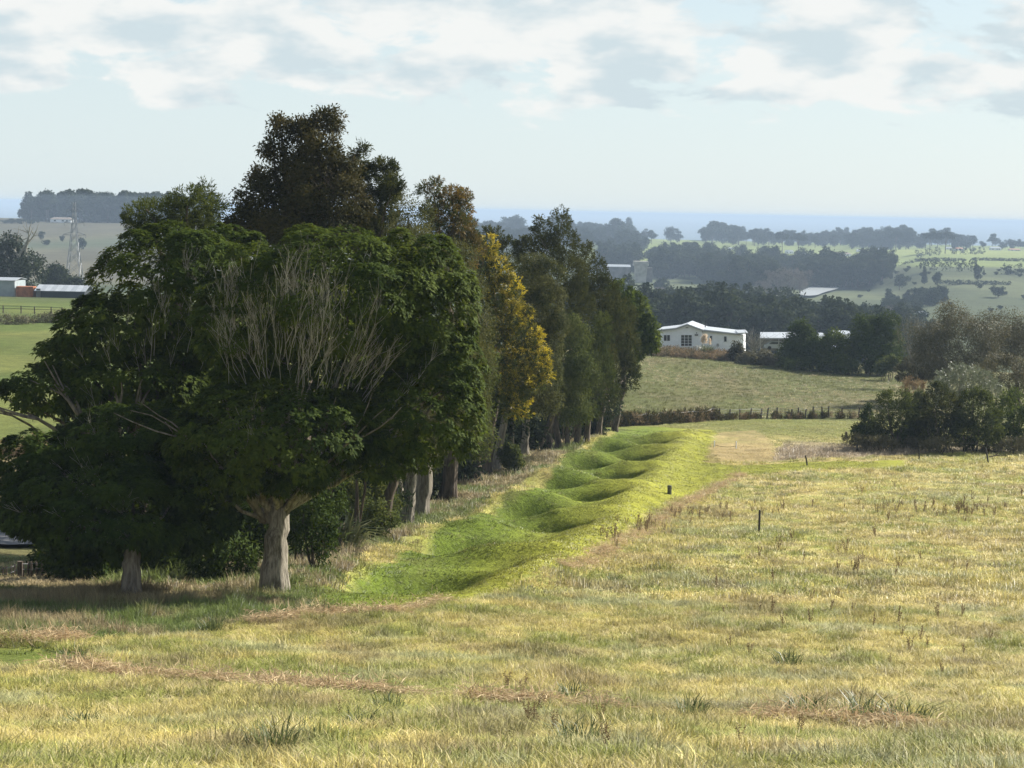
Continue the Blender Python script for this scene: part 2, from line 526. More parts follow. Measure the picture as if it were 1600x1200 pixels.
def tag(o, label=None, cat=None, group=None, kind=None):
    if label: o['label'] = label
    if cat: o['category'] = cat
    if group: o['group'] = group
    if kind: o['kind'] = kind
    return o


def np_mesh(name, verts, faces, mat, vary=None, smooth_=False):
    """fast mesh from numpy arrays; faces (n, k)"""
    me = bpy.data.meshes.new(name)
    verts = np.ascontiguousarray(verts, np.float32)
    nf, k = faces.shape
    me.vertices.add(len(verts)); me.vertices.foreach_set('co', verts.ravel())
    me.loops.add(nf * k); me.loops.foreach_set('vertex_index', np.ascontiguousarray(faces, np.int32).ravel())
    me.polygons.add(nf)
    me.polygons.foreach_set('loop_start', np.arange(0, nf * k, k, dtype=np.int32))
    if smooth_:
        me.polygons.foreach_set('use_smooth', np.ones(nf, bool))
    me.update(calc_edges=True)
    me.materials.append(MATS[mat])
    if vary is not None:
        at = me.attributes.new('vary', 'FLOAT', 'POINT')
        at.data.foreach_set('value', np.ascontiguousarray(vary, np.float32))
    return me


def unit(a):
    return a / np.maximum(np.linalg.norm(a, axis=-1, keepdims=True), 1e-9)


def leaf_quads(base, d, side, L, W, droop):
    n = len(base)
    L = L[:, None]; W = W[:, None]
    mid = base + d * L * 0.48
    tip = base + d * L
    tip[:, 2] -= droop * L[:, 0]
    v = np.empty((n, 4, 3))
    v[:, 0] = base; v[:, 1] = mid + side * W * 0.5; v[:, 2] = tip; v[:, 3] = mid - side * W * 0.5
    f = np.arange(n * 4).reshape(n, 4)
    return v.reshape(-1, 3), f


def foliage(lobes, n_leaves, leaf, style='broad', seed=1, per=12, clump=0.35, sub=12, subsize=0.42, backkeep=0.55, rough=0.16, tv=0.22):
    """lobes: (cx,cy,cz, rx,ry,rz). Returns verts, faces, vary of leaf faces spread over uneven sub-lobes."""
    r = np.random.default_rng(seed)
    lob = np.array(lobes, float)
    areas = (lob[:, 3] * lob[:, 5] + lob[:, 3] * lob[:, 4] + lob[:, 4] * lob[:, 5])
    V, Fc, VA = [], [], []
    off = 0
    for li in range(len(lob)):
        c, R = lob[li, :3], lob[li, 3:]
        nl = int(n_leaves * areas[li] / areas.sum())
        nc = max(6, nl // per)
        # sub-lobes
        ga = math.pi * (3 - math.sqrt(5))
        i = np.arange(sub) + 0.5
        zz = 1 - 2 * i / sub; th = ga * i + r.uniform(0, 6.28)
        sdirs = np.stack([np.cos(th) * np.sqrt(1 - zz ** 2), np.sin(th) * np.sqrt(1 - zz ** 2), zz], 1)
        sdirs = unit(sdirs + r.normal(0, 0.18, sdirs.shape))
        srad = subsize * r.uniform(0.7, 1.3, sub)
        spos = sdirs * (1.0 - srad * r.uniform(0.75, 1.05, sub))[:, None]
        tone = r.uniform(-tv, tv, sub)
        # clump centres
        pick = r.integers(0, sub, nc * 3)
        dirs = unit(r.normal(0, 1, (nc * 3, 3)))
        dirs = unit(dirs + sdirs[pick] * 0.55)
        rad = srad[pick] * (1 - np.abs(r.normal(0, rough, nc * 3)))
        loc = spos[pick] + dirs * rad[:, None]
        inner = r.random(nc * 3) < 0.10
        loc[inner] *= r.uniform(0.4, 0.85, (inner.sum(), 1))
        keep = np.ones(len(loc), bool)
        keep &= ~((loc[:, 1] > 0.35) & (r.random(len(loc)) > backkeep))
        keep &= ~((dirs[:, 2] < -0.45) & (r.random(len(loc)) > 0.45))
        w = c + loc * R
        for lj in range(len(lob)):
            if lj == li: continue
            q = (((w - lob[lj, :3]) / lob[lj, 3:]) ** 2).sum(1)
            keep &= q > 0.45
        idx = np.nonzero(keep)[0][:nc]
        if len(idx) == 0: continue
        w = w[idx]; nrm = unit(unit(loc[idx] / R * R.mean()) * 0.6 + dirs[idx] * 0.6)
        ct = np.clip(0.45 + tone[pick[idx]] + r.normal(0, 0.14, len(idx)), 0, 1)
        m = len(idx)
        rep = np.repeat(np.arange(m), per)
        k = len(rep)
        nn = nrm[rep]
        rnd = unit(r.normal(0, 1, (k, 3)))
        L = leaf[0] * r.uniform(0.65, 1.3, k); W = leaf[1] * r.uniform(0.7, 1.25, k)
        up = np.array([0, 0, 1.0])
        if style == 'rosette':
            ax = unit(nn * 0.7 + up * 0.6)
            rad_ = rnd - (rnd * ax[:, :]).sum(1, keepdims=True) * ax
            d = unit(unit(rad_) + ax * r.uniform(-0.05, 0.65, (k, 1)))
            base = w[rep] + unit(r.normal(0, 1, (k, 3))) * clump * 0.28 * r.random((k, 1)) + d * 0.02
            side = unit(np.cross(d, ax + rnd * 0.15)); droop = r.uniform(0.1, 0.4, k)
        elif style == 'spray':
            ax = unit(nrm + up * 0.35 + r.normal(0, 0.35, (m, 3)))[rep]
            t = r.random((k, 1))
            base = w[rep] + ax * (t - 0.4) * clump * 1.6 + rnd * clump * 0.35 * (1.15 - t)
            d = unit(ax + unit(r.normal(0, 1, (k, 3))) * 0.75)
            side = unit(np.cross(d, rnd + nn)); droop = r.uniform(-0.05, 0.2, k)
        else:
            base = w[rep] + unit(r.normal(0, 1, (k, 3))) * clump * (r.random((k, 1)) ** 0.5)
            d = unit(nn * 0.45 + rnd * 0.9 + up * 0.05)
            side = unit(np.cross(d, nn + rnd * 0.5 + 1e-3)); droop = r.uniform(0, 0.35, k)
        v, f = leaf_quads(base, d, side, L, W, droop)
        V.append(v); Fc.append(f + off); off += len(v)
        VA.append(np.repeat(np.clip(ct[rep] + r.normal(0, 0.16, k), 0, 1), 4))
    return np.concatenate(V), np.concatenate(Fc), np.concatenate(VA)


def lobes_px(D, L):
    out = []
    for q in L:
        u, v, ru, rv = q[:4]
        wid = (max(a[0] + a[2] for a in L) - min(a[0] - a[2] for a in L)) * D / F
        mid = sum(a[0] for a in L) / len(L)
        dd = q[4] if len(q) > 4 else random.uniform(-0.30, 0.22) * wid * (1 - 0.5 * abs(u - mid) * D / F / max(wid / 2, .1))
        p = P(u, v, D + dd)
        s = (D + dd) / F
        rx, rz = ru * s, rv * s
        ry = q[5] if len(q) > 5 else max(0.85 * rx, min(rx, rz))
        out.append((p.x, p.y, p.z, rx, ry, rz))
    return out


def limb_path(a, b, n=6, bow=0.12, seed=None, up=0.0):
    a, b = Vector(a), Vector(b)
    L = (b - a).length
    w1 = Vector((random.uniform(-1, 1), random.uniform(-1, 1), random.uniform(-0.5, 0.5))) * L * bow
    pts = []
    for i in range(n + 1):
        t = i / n
        p = a.lerp(b, t) + w1 * math.sin(math.pi * t) + Vector((0, 0, up * L * math.sin(math.pi * t)))
        if 0 < i < n:
            p += Vector((random.gauss(0, 1), random.gauss(0, 1), random.gauss(0, 1))) * L * 0.012
        pts.append(p)
    return pts


def make_tree(name, label, D, trunk, lobes, mat, n_leaves, leaf, style, bark='bark_dark', seed=1, group=None, cat='tree',
              per=12, clump=0.35, sub=12, subsize=0.42, twigs=0, fork=None, limbs=2, twigmat='twig', backkeep=0.55, rough=0.16, extra=None, tv=0.22, tips=None):
    """trunk: list of stems (u_base, v_base or None, width px, u_top, v_top); v_base None = on the ground below depth D"""
    lw = lobes_px(D, lobes)
    stems = []
    root = None
    for (ub, vb, wpx, ut, vt) in trunk:
        if vb is None:
            d = ray(ub, 700); b = Vector((d.x * D, D, 0)); b.z = T(b.x, b.y)
        else:
            b = G(ub, vb)
        top = P(ut, vt, b.y + 0.2)
        stems.append((b, top, wpx * b.y / F * 0.5))
        if root is None: root = b
    e = empty(name, root)
    tag(e, label, cat, group)
    br = MB()
    for (b, top, r) in stems:
        tm = MB()
        p = limb_path(b - Vector((0, 0, 0.35)), top, 9, 0.03)
        h = (top - b).length
        rad = [r * (1.0 + 0.45 * math.exp(-5.5 * i / 9 * h / max(r * 8, 1.2)) - 0.22 * i / 9) * random.uniform(0.95, 1.05) for i in range(10)]
        tm.tube(p, rad, 22, flute=[0.13 + 0.22 * math.exp(-i * 1.1) for i in range(10)])
        to = tm.build('trunk', bark, e, True)
    b, top, r = stems[0]
    ends = []
    for i, lo in enumerate(lw):
        c = Vector(lo[:3]); R = Vector(lo[3:])
        s = min(stems, key=lambda q: (q[1] - c).length)
        for k in range(limbs):
            t = c + Vector((random.uniform(-.45, .45) * R.x, random.uniform(-.5, .3) * R.y, random.uniform(-.5, .35) * R.z))
            rr = s[2] * random.uniform(0.24, 0.40)
            path = limb_path(s[1] + Vector((0, 0, -0.25)), t, 7, 0.10)
            br.tube(path, [rr * (1 - 0.72 * j / 7) for j in range(8)], 7, cap=False)
            ends.append((path, rr, lo))
    if limbs:
        br.build('branches', bark, e, True)
    if twigs:
        tb = MB()
        fk = Vector(fork) if fork else top
        tl = [q for q in lw]
        ar = np.array([q[3] * q[5] for q in tl]); ar = ar / ar.sum()
        for i in range(twigs):
            if extra:
                q = random.choices(extra, weights=[x[4] for x in extra])[0]
                uu = q[0] + random.gauss(0, q[2] * 0.55); vv = q[1] + random.gauss(0, q[3] * 0.55)
                # find the crown surface nearest the viewer along that sight line
                best = None
                dr = ray(uu, vv)
                for lo in lw:
                    dv = np.array([dr.x, 1.0, dr.z]) / np.array(lo[3:]); o0 = (np.array([0, 0, CZ]) - np.array(lo[:3])) / np.array(lo[3:])
                    A = dv @ dv; B = 2 * dv @ o0; Cc = o0 @ o0 - 1
                    disc = B * B - 4 * A * Cc
                    if disc > 0:
                        s_ = (-B - math.sqrt(disc)) / (2 * A)
                        if best is None or s_ < best: best = s_
                if best is None: continue
                tip = Vector((dr.x * best, best - random.uniform(-0.05, 0.45), CZ + dr.z * best))
            else:
                lo = tl[int(np.random.default_rng(seed * 977 + i).choice(len(tl), p=ar))]
                dv = Vector((random.gauss(0, 1), -abs(random.gauss(0, 1)), abs(random.gauss(0, 0.9)))).normalized()
                tip = Vector((lo[0] + dv.x * lo[3], lo[1] + dv.y * lo[4], lo[2] + dv.z * lo[5])) * 1.0
            dirv = (tip - fk)
            Ld = dirv.length
            st = fk + dirv * random.uniform(0.66, 0.82) + Vector((random.gauss(0, .2), random.gauss(0.5, .3), -random.uniform(0.0, 0.5)))
            path = limb_path(st, tip, 5, 0.08, up=-0.05)
            rr = random.uniform(0.007, 0.015)
            tb.tube(path, [rr * (1 - 0.8 * j / 5) for j in range(6)], 4, cap=False)
            for s2 in range(random.randint(5, 9)):
                j = random.randint(2, 4)
                a = path[j]
                dd = ((path[5] - path[2]).normalized() + Vector((random.gauss(0, .38), random.gauss(0, .25), random.gauss(0.25, .28)))).normalized()
                ll = random.uniform(0.35, 0.95)
                tb.tube(limb_path(a, a + dd * ll, 3, 0.08), [rr * 0.55, rr * 0.42, rr * 0.3, 0.005], 3, cap=False)
        tag(tb.build('bare_twigs', twigmat, e), kind='stuff')
    v, f, va = foliage(lw, n_leaves, leaf, style, seed, per, clump, sub, subsize, backkeep, rough, tv)
    link(bpy.data.objects.new('crown', np_mesh('crown', v, f, mat, va)), e)
    if tips:       # coloured young growth, set right and up to paint in the sunlit side
        l2 = [(a[0] + a[3] * 0.34, a[1] - a[4] * 0.10, a[2] + a[5] * 0.22, a[3] * 0.80, a[4] * 0.9, a[5] * 0.86) for a in lw]
        v, f, va = foliage(l2, tips[1], leaf, style, seed + 500, per, clump * 0.8, sub, subsize, 0.5, 0.08, tv)
        link(bpy.data.objects.new('golden_tips', np_mesh('golden_tips', v, f, tips[0], va)), e)
    return e


# ------------------------------------------------------------------ scattering by geometry nodes (stuff only)
def proto_collection(name, meshes):
    c = bpy.data.collections.new(name)
    for i, me in enumerate(meshes):
        c.objects.link(bpy.data.objects.new('%s_%02d' % (name, i), me))
    return c


def scatter(name, pts, rot, scl, idx, coll, tint=None):
    me = bpy.data.meshes.new(name)
    n = len(pts)
    me.vertices.add(n); me.vertices.foreach_set('co', np.ascontiguousarray(pts, np.float32).ravel())
    for nm, typ, fld, arr in (('rot', 'FLOAT_VECTOR', 'vector', rot), ('scl', 'FLOAT_VECTOR', 'vector', scl), ('idx', 'INT', 'value', idx), ('tint', 'FLOAT_COLOR', 'color', tint)):
        if arr is None: continue
        at = me.attributes.new(nm, typ, 'POINT')
        at.data.foreach_set(fld, np.ascontiguousarray(arr, np.int32 if typ == 'INT' else np.float32).ravel())
    me.update()
    o = bpy.data.objects.new(name, me); C.objects.link(o)
    g = bpy.data.node_groups.new(name + '_scatter', 'GeometryNodeTree')
    g.interface.new_socket('Geometry', in_out='INPUT', socket_type='NodeSocketGeometry')
    g.interface.new_socket('Geometry', in_out='OUTPUT', socket_type='NodeSocketGeometry')
    nd, lk = g.nodes, g.links
    gi = nd.new('NodeGroupInput'); go = nd.new('NodeGroupOutput')
    ip = nd.new('GeometryNodeInstanceOnPoints'); ci = nd.new('GeometryNodeCollectionInfo')
    ci.inputs['Collection'].default_value = coll
    ci.inputs['Separate Children'].default_value = True; ci.inputs['Reset Children'].default_value = True

    def named(nm, dt):
        a = nd.new('GeometryNodeInputNamedAttribute'); a.data_type = dt; a.inputs['Name'].default_value = nm
        return a.outputs['Attribute']
    er = nd.new('FunctionNodeEulerToRotation')
    lk.new(named('rot', 'FLOAT_VECTOR'), er.inputs[0])
    lk.new(gi.outputs[0], ip.inputs['Points']); lk.new(ci.outputs[0], ip.inputs['Instance'])
    ip.inputs['Pick Instance'].default_value = True
    lk.new(named('idx', 'INT'), ip.inputs['Instance Index'])
    lk.new(er.outputs[0], ip.inputs['Rotation']); lk.new(named('scl', 'FLOAT_VECTOR'), ip.inputs['Scale'])
    lk.new(ip.outputs[0], go.inputs[0])
    md = o.modifiers.new('scatter', 'NODES'); md.node_group = g
    tag(o, kind='stuff')
    return o


# ------------------------------------------------------------------ regions of the ground
MOWN = [gpoly([(500, 962), (600, 960), (700, 944), (800, 922), (880, 890), (950, 845), (1020, 797), (1090, 767), (1150, 744), (1230, 737), (1420, 728),
               (1420, 719), (1230, 723), (1135, 727), (1108, 700), (1118, 672), (1040, 667), (930, 667)]) +
        [tuple((axis_x(y) - 3.4 - 0.8 * math.sin(y / 7.0), y)) for y in (180, 172, 160, 148, 136, 124, 112, 100, 92, 84, 76, 70)] + gpoly([(480, 930)]),
        gpoly([(-90, 1050), (125, 1042), (148, 1022), (60, 1012), (-90, 1014)])]
HAYPATCH = gpoly([(1100, 722), (1215, 722), (1208, 690), (1180, 672), (1122, 676)])
ROSE = gpoly([(1205, 722), (1330, 716), (1640, 704), (1640, 694), (1330, 694), (1230, 688)])
ROUGH = gpoly([(-120, 1000), (150, 1000), (320, 985), (480, 960), (500, 920)]) + [(axis_x(80) - 4.4, 80), (axis_x(100) - 4.2, 100), (axis_x(130) - 4.0, 130), (axis_x(160) - 4.0, 160), (axis_x(185) - 3, 185), (axis_x(185) - 14, 185), (-16, 120), (-34, 78)]
HAY_LINES = [([(95, 1045), (150, 1056), (220, 1064), (330, 1068), (420, 1074), (450, 1082), (560, 1084), (650, 1088)], 0.28),
             ([(725, 1095), (800, 1102), (870, 1104), (950, 1111)], 0.26), ([(1175, 1125), (1250, 1130), (1310, 1135), (1450, 1142)], 0.25),
             ([(1165, 740), (1100, 774), (1030, 815), (960, 852), (885, 888)], 0.42), ([(395, 974), (440, 970), (480, 966), (530, 956)], 0.25), ([(-60, 1006), (40, 1003), (120, 1000)], 0.25),
             ([(700, 938), (620, 958), (540, 962)], 0.2)]


def mown_mask(x, y):
    wx = x + (fbm(x / 2.2, y / 3.0, 41) - 0.5) * 0.9
    m = np.zeros(np.shape(x), bool)
    for p in MOWN:
        m |= inpoly(wx, y, p)
    return m


def col(a):
    return np.array(a, float)


def lerp(a, b, t):
    return a + (b - a) * t[..., None]


def ground_tint(x, y):
    a = x / np.maximum(y, 20)
    n1_, n2_, n3_ = fbm(x / 6, y / 9, 21), fbm(x / 2.3, y / 2.6, 22), fbm(x / 40, y / 40, 23)
    c = lerp(col((0.40, 0.33, 0.125)), col((0.27, 0.28, 0.065)), smooth(0.35, 0.65, n1_))
    c = lerp(c, col((0.46, 0.38, 0.18)), smooth(0.5, 0.8, n2_) * 0.7)
    mid = smooth(170, 188, y)
    c = lerp(c, lerp(col((0.135, 0.155, 0.030)), col((0.16, 0.15, 0.05)), n1_), mid)
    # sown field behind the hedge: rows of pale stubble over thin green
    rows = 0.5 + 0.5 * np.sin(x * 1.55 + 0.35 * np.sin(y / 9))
    fld = lerp(col((0.090, 0.100, 0.026)), col((0.135, 0.118, 0.052)), smooth(0.35, 0.75, fbm(x / 7, y / 16, 25)) * (0.6 + 0.4 * rows))  # cloud shade over the field is put into these darker greens
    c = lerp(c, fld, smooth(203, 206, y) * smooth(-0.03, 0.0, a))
    o = x - axis_x(y)
    mw = mown_mask(x, y).astype(float)
    mc = lerp(col((0.125, 0.170, 0.020)), col((0.265, 0.260, 0.030)), smooth(-1.5, 4.5, o) * (0.65 + 0.35 * n1_))  # sunlit crest and shaded left side are put into the turf colour
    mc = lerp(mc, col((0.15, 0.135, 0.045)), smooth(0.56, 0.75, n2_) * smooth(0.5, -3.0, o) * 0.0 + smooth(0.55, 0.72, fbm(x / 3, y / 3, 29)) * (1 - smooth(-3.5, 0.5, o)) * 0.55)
    mc = lerp(mc, col((0.105, 0.125, 0.028)), (1 - smooth(-4.6, -2.2, o + (n1_ - .5) * 2)) * 0.75)  # olive stands in for tree shadow on the left bank
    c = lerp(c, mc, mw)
    c = lerp(c, col((0.30, 0.225, 0.105)), inpoly(x, y, HAYPATCH) * (0.5 + 0.4 * n2_))
    c = lerp(c, col((0.25, 0.195, 0.125)), inpoly(x, y, ROSE) * 0.7)
    rg = inpoly(x, y, ROUGH) & (mw < 0.5)
    c = lerp(c, lerp(col((0.075, 0.095, 0.022)), col((0.15, 0.125, 0.06)), n1_), rg * 1.0)
    # left paddocks beyond the road
    lw = (1 - smooth(-0.16, -0.10, a)) * smooth(92, 100, y)
    pad = lerp(col((0.085, 0.115, 0.026)), col((0.13, 0.145, 0.038)), smooth(0.4, 0.7, fbm(x / 18, y / 26, 31)))
    pad = lerp(pad, col((0.17, 0.13, 0.07)), (1 - smooth(118, 128, y + 6 * fbm(x / 5, y / 5, 3))) * 0.8)
    c = lerp(c, pad, lw)
    # the valley, the terrace and the hill
    fa = smooth(340, 420, y)
    v = lerp(col((0.050, 0.066, 0.024)), col((0.082, 0.098, 0.038)), smooth(0.4, 0.65, fbm(x / 90, y / 120, 35)))
    tr = smooth(1750, 1900, y + 120 * fbm(x / 60, 0 * y, 3)) * smooth(0.02, 0.06, a) + smooth(1480, 1580, y) * smooth(0.19, 0.215, a)
    strip = lerp(col((0.13, 0.17, 0.04)), col((0.20, 0.235, 0.06)), vnoise(y / 140, x / 500, 77))
    v = lerp(v, strip, np.clip(tr, 0, 1))
    hill = lerp(col((0.085, 0.08, 0.052)), col((0.12, 0.108, 0.066)), smooth(0.35, 0.7, fbm(x / 70, y / 160, 37)))
    gully = np.exp(-((y - 1330 - (x + 390) * 2.2) / 130) ** 2) * smooth(-500, -440, x)
    hill = lerp(hill, col((0.06, 0.085, 0.045)), gully * 0.7)
    v = lerp(v, hill, (1 - smooth(-0.10, -0.06, a)) * smooth(900, 1050, y))
    c = lerp(c, v, fa)
    return c


def graded(core0, core1, step, lo, hi, g):
    xs = list(np.arange(core0, core1 + 1e-6, step))
    s, x = step, core1
    while x < hi:
        s *= g; x += s; xs.append(x)
    s, x = step, core0
    pre = []
    while x > lo:
        s *= g; x -= s; pre.append(x)
    return np.array(pre[::-1] + xs)


gx = graded(-20, 32, 0.45, -6000, 6000, 1.055)
gy1 = np.arange(-60, 18, 6.0)
gy2 = np.arange(18, 62, 0.8)
gy3 = np.arange(62, 180, 0.45)
gy4 = [180.0]
while gy4[-1] < 3800:
    gy4.append(gy4[-1] + max(0.42, (gy4[-1] - 168) * 0.0125 if gy4[-1] < 340 else gy4[-1] * 0.0105))
gy = np.concatenate([gy1, gy2, gy3, np.array(gy4)])
X, Y = np.meshgrid(gx, gy)
Z = terrain(X, Y)
nx, ny = len(gx), len(gy)
RIVER = []
for (u_, v_) in [(1246, 458), (1260, 450.5), (1270, 446.5), (1295, 446.5), (1314, 449), (1302, 453), (1286, 457), (1277, 461.5), (1256, 462)]:
    d_ = ray(u_, v_); RIVER.append((d_.x * (8.3 - CZ) / d_.z, (8.3 - CZ) / d_.z))
for _ in range(2):
    RIVER = [tuple(np.array(RIVER[i]) * (1 - t) + np.array(RIVER[(i + 1) % len(RIVER)]) * t) for i in range(len(RIVER)) for t in (0.25, 0.75)]
rc_ = np.array(RIVER).mean(0)
basin = np.exp(-(((X - rc_[0]) / 60) ** 2 + ((Y - rc_[1]) / 150) ** 2) ** 2)
Z = np.where((Y > 900) & (basin > 0.02), Z + (6.5 - Z) * np.clip(basin * 1.6, 0, 1), Z)
ii = (np.arange(ny - 1)[:, None] * nx + np.arange(nx - 1)[None, :]).ravel()
gf = np.stack([ii, ii + 1, ii + 1 + nx, ii + nx], 1)
gm = np_mesh('ground', np.stack([X.ravel(), Y.ravel(), Z.ravel()], 1), gf, 'ground_cover', None, True)
ca = gm.attributes.new('tint', 'FLOAT_COLOR', 'POINT')
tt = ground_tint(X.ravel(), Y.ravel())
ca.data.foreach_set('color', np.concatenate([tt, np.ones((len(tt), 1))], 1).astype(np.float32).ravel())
ground = tag(link(bpy.data.objects.new('ground', gm)), 'meadow hillside falling to a valley and coastal plain', kind='structure')

m = MB(); m.add([(-70000, 3000, 0), (70000, 3000, 0), (70000, 75000, 0), (-70000, 75000, 0)], [(0, 1, 2, 3)])
tag(m.build('sea', 'sea_water'), 'pale blue sea reaching to the horizon', kind='structure')
m = MB(); m.add([(x, y, 8.3) for x, y in RIVER], [tuple(range(len(RIVER)))])
tag(m.build('river', 'river_water'), 'bright bend of a river between dark woods', kind='structure')
# the road behind the trees on the left
road_c = [(-62, 65), (-42, 74), (-30, 79.5), (-21.5, 83), (-17, 90), (-15, 108), (-13, 150)]
vs, fs = [], []
rp = []
for i in range(len(road_c) - 1):
    for t in np.linspace(0, 1, 12, endpoint=False):
        rp.append(Vector(road_c[i]).lerp(Vector(road_c[i + 1]), t))
for i, p in enumerate(rp):
    t = (rp[min(i + 1, len(rp) - 1)] - rp[max(i - 1, 0)]).normalized(); nrm_ = Vector((-t.y, t.x))
    for s in (-2.9, 2.9):
        q = p + nrm_ * s
        vs.append((q.x, q.y, max(T(q.x, q.y), T(p.x, p.y)) + 0.16))
    if i: fs.append((2 * i - 2, 2 * i - 1, 2 * i + 1, 2 * i))
m = MB(); m.add(vs, fs)
tag(m.build('road', 'asphalt'), 'grey road passing behind the trees', kind='structure')


# ------------------------------------------------------------------ grass
def tuft(n, h, r, w, lean, seed, flop=0.5):
    q = np.random.default_rng(seed)
    ang = q.uniform(0, 6.283, n); rr = r * np.sqrt(q.random(n))
    b = np.stack([rr * np.cos(ang), rr * np.sin(ang), np.full(n, -0.03)], 1)
    hd = ang + q.normal(0, 0.8, n)
    H = h * q.uniform(0.45, 1.15, n); ln = lean * q.uniform(0.2, 1.3, n) * H
    out = np.stack([np.cos(hd), np.sin(hd), 0 * hd], 1)
    sd_ = np.stack([-np.sin(hd + q.normal(0, .7, n)), np.cos(hd), 0 * hd], 1)
    up = np.array([0, 0, 1.0])
    mid = b + out * (ln * 0.35)[:, None] + up * (H * 0.62)[:, None]
    tip = b + out * ln[:, None] + up * (H * q.uniform(1 - flop * 0.5, 1.0, n))[:, None]
    W = (w * q.uniform(0.6, 1.3, n))[:, None]
    V = np.stack([b - sd_ * W * .5, b + sd_ * W * .5, mid - sd_ * W * .42, mid + sd_ * W * .42, tip], 1).reshape(-1, 3)
    k = np.arange(n)[:, None] * 5
    Fa = np.concatenate([k + np.array([0, 1, 3]), k + np.array([0, 3, 2]), k + np.array([2, 3, 4])])
    return V, Fa, np.repeat(q.random(n), 5)


def tuft_mesh(nm, *a, mat='blade', **k):
    v, f, va = tuft(*a, **k)
    return np_mesh(nm, v, f, mat, va)


near_protos = [tuft_mesh('tuft', 26, 0.30, 0.15, 0.011, 0.7, s) for s in range(3)] + [tuft_mesh('tuft', 22, 0.42, 0.17, 0.010, 0.55, 10 + s) for s in range(2)] + \
              [tuft_mesh('tuft', 30, 0.20, 0.17, 0.012, 1.0, 20 + s) for s in range(2)]
far_protos = [tuft_mesh('tuft', 20, 0.30, 0.30, 0.024, 0.7, 30 + s) for s in range(3)] + [tuft_mesh('tuft', 16, 0.42, 0.30, 0.022, 0.5, 40 + s) for s in range(2)] + \
             [tuft_mesh('tuft', 22, 0.20, 0.32, 0.026, 1.0, 50 + s) for s in range(2)]
lawn_protos = [tuft_mesh('tuft', 22, 0.075, 0.22, 0.020, 0.9, 60 + s) for s in range(8)]
gc_near = proto_collection('tuft_near', near_protos)
gc_far = proto_collection('tuft_far', far_protos)
gc_lawn = proto_collection('tuft_lawn', lawn_protos)


def road_dist(x, y):
    d = np.full(np.shape(x), 1e9)
    for i in range(len(road_c) - 1):
        a, b = np.array(road_c[i], float), np.array(road_c[i + 1], float)
        ab = b - a
        t = np.clip(((x - a[0]) * ab[0] + (y - a[1]) * ab[1]) / (ab @ ab), 0, 1)
        d = np.minimum(d, np.hypot(x - a[0] - t * ab[0], y - a[1] - t * ab[1]))
    return d


def sample(d0, d1, dens, seed, amin=-0.30, amax=0.30, pad=4.5):
    q = np.random.default_rng(seed)
    area = (amax - amin) * (d1 ** 2 - d0 ** 2) / 2 + 2 * pad * (d1 - d0)
    n = int(area * dens)
    y = np.sqrt(q.uniform(d0 ** 2, d1 ** 2, n))
    x = q.uniform(amin * y - pad, amax * y + pad)
    return x, y, q


def meadow_tint(x, y, q):
    n = len(x)
    big = fbm(x / 7.5 + y / 30, y / 4.2, 51); sm = fbm(x / 1.1, y / 1.6, 52, 2); cl = vnoise(x / 0.55, y / 0.7, 53)
    g = smooth(0.42, 0.62, big * 0.45 + sm * 0.4 + cl * 0.15 + q.normal(0, 0.03, n))
    straw = col((0.58, 0.47, 0.18)); lime = col((0.47, 0.44, 0.09)); green = col((0.24, 0.275, 0.055)); pale = col((0.68, 0.58, 0.32))
    c = lerp(np.broadcast_to(straw, (n, 3)).copy(), lime, q.random(n) * (0.45 + 0.4 * smooth(0.3, 0.7, fbm(x / 11, y / 9, 58))))
    c = lerp(c, green, g * 0.85)
    c = lerp(c, pale, (q.random(n) < 0.14) * 0.8)
    sil = smooth(0.62, 0.74, fbm(x / 3.0, y / 2.0, 57))
    c = lerp(c, col((0.40, 0.41, 0.22)), sil * 0.6)
    brown = smooth(0.62, 0.74, fbm(x / 1.9, y / 2.4, 59, 2)) * 0.5
    c = lerp(c, col((0.30, 0.225, 0.12)), brown)
    return c * (q.uniform(0.82, 1.14, (n, 1)) * (0.72 + 0.56 * vnoise(x / 0.8, y / 1.1, 56))[:, None]), g


def put_grass(name, label, x, y, q, tint, hs, ws, protos, nproto, lie=False):
    z = terrain(x, y)
    n = len(x)
    rot = np.stack([q.normal(0, 0.08, n), q.normal(0, 0.08, n), q.uniform(0, 6.283, n)], 1)
    if lie:        # tufts square to the slope they grow on
        gxx = (terrain(x + .25, y) - terrain(x - .25, y)) / .5; gyy = (terrain(x, y + .25) - terrain(x, y - .25)) / .5
        nn_ = unit(np.stack([-gxx, -gyy, np.ones(n)], 1))
        rot = np.stack([-np.arcsin(nn_[:, 1]), np.arctan2(nn_[:, 0], nn_[:, 2]), 0 * x], 1)
    scl = np.stack([ws, ws, hs], 1)
    o = scatter(name, np.stack([x, y, z], 1), rot, scl, q.integers(0, nproto, n), protos, np.concatenate([tint, np.ones((n, 1))], 1))
    o['label'] = label
    return o


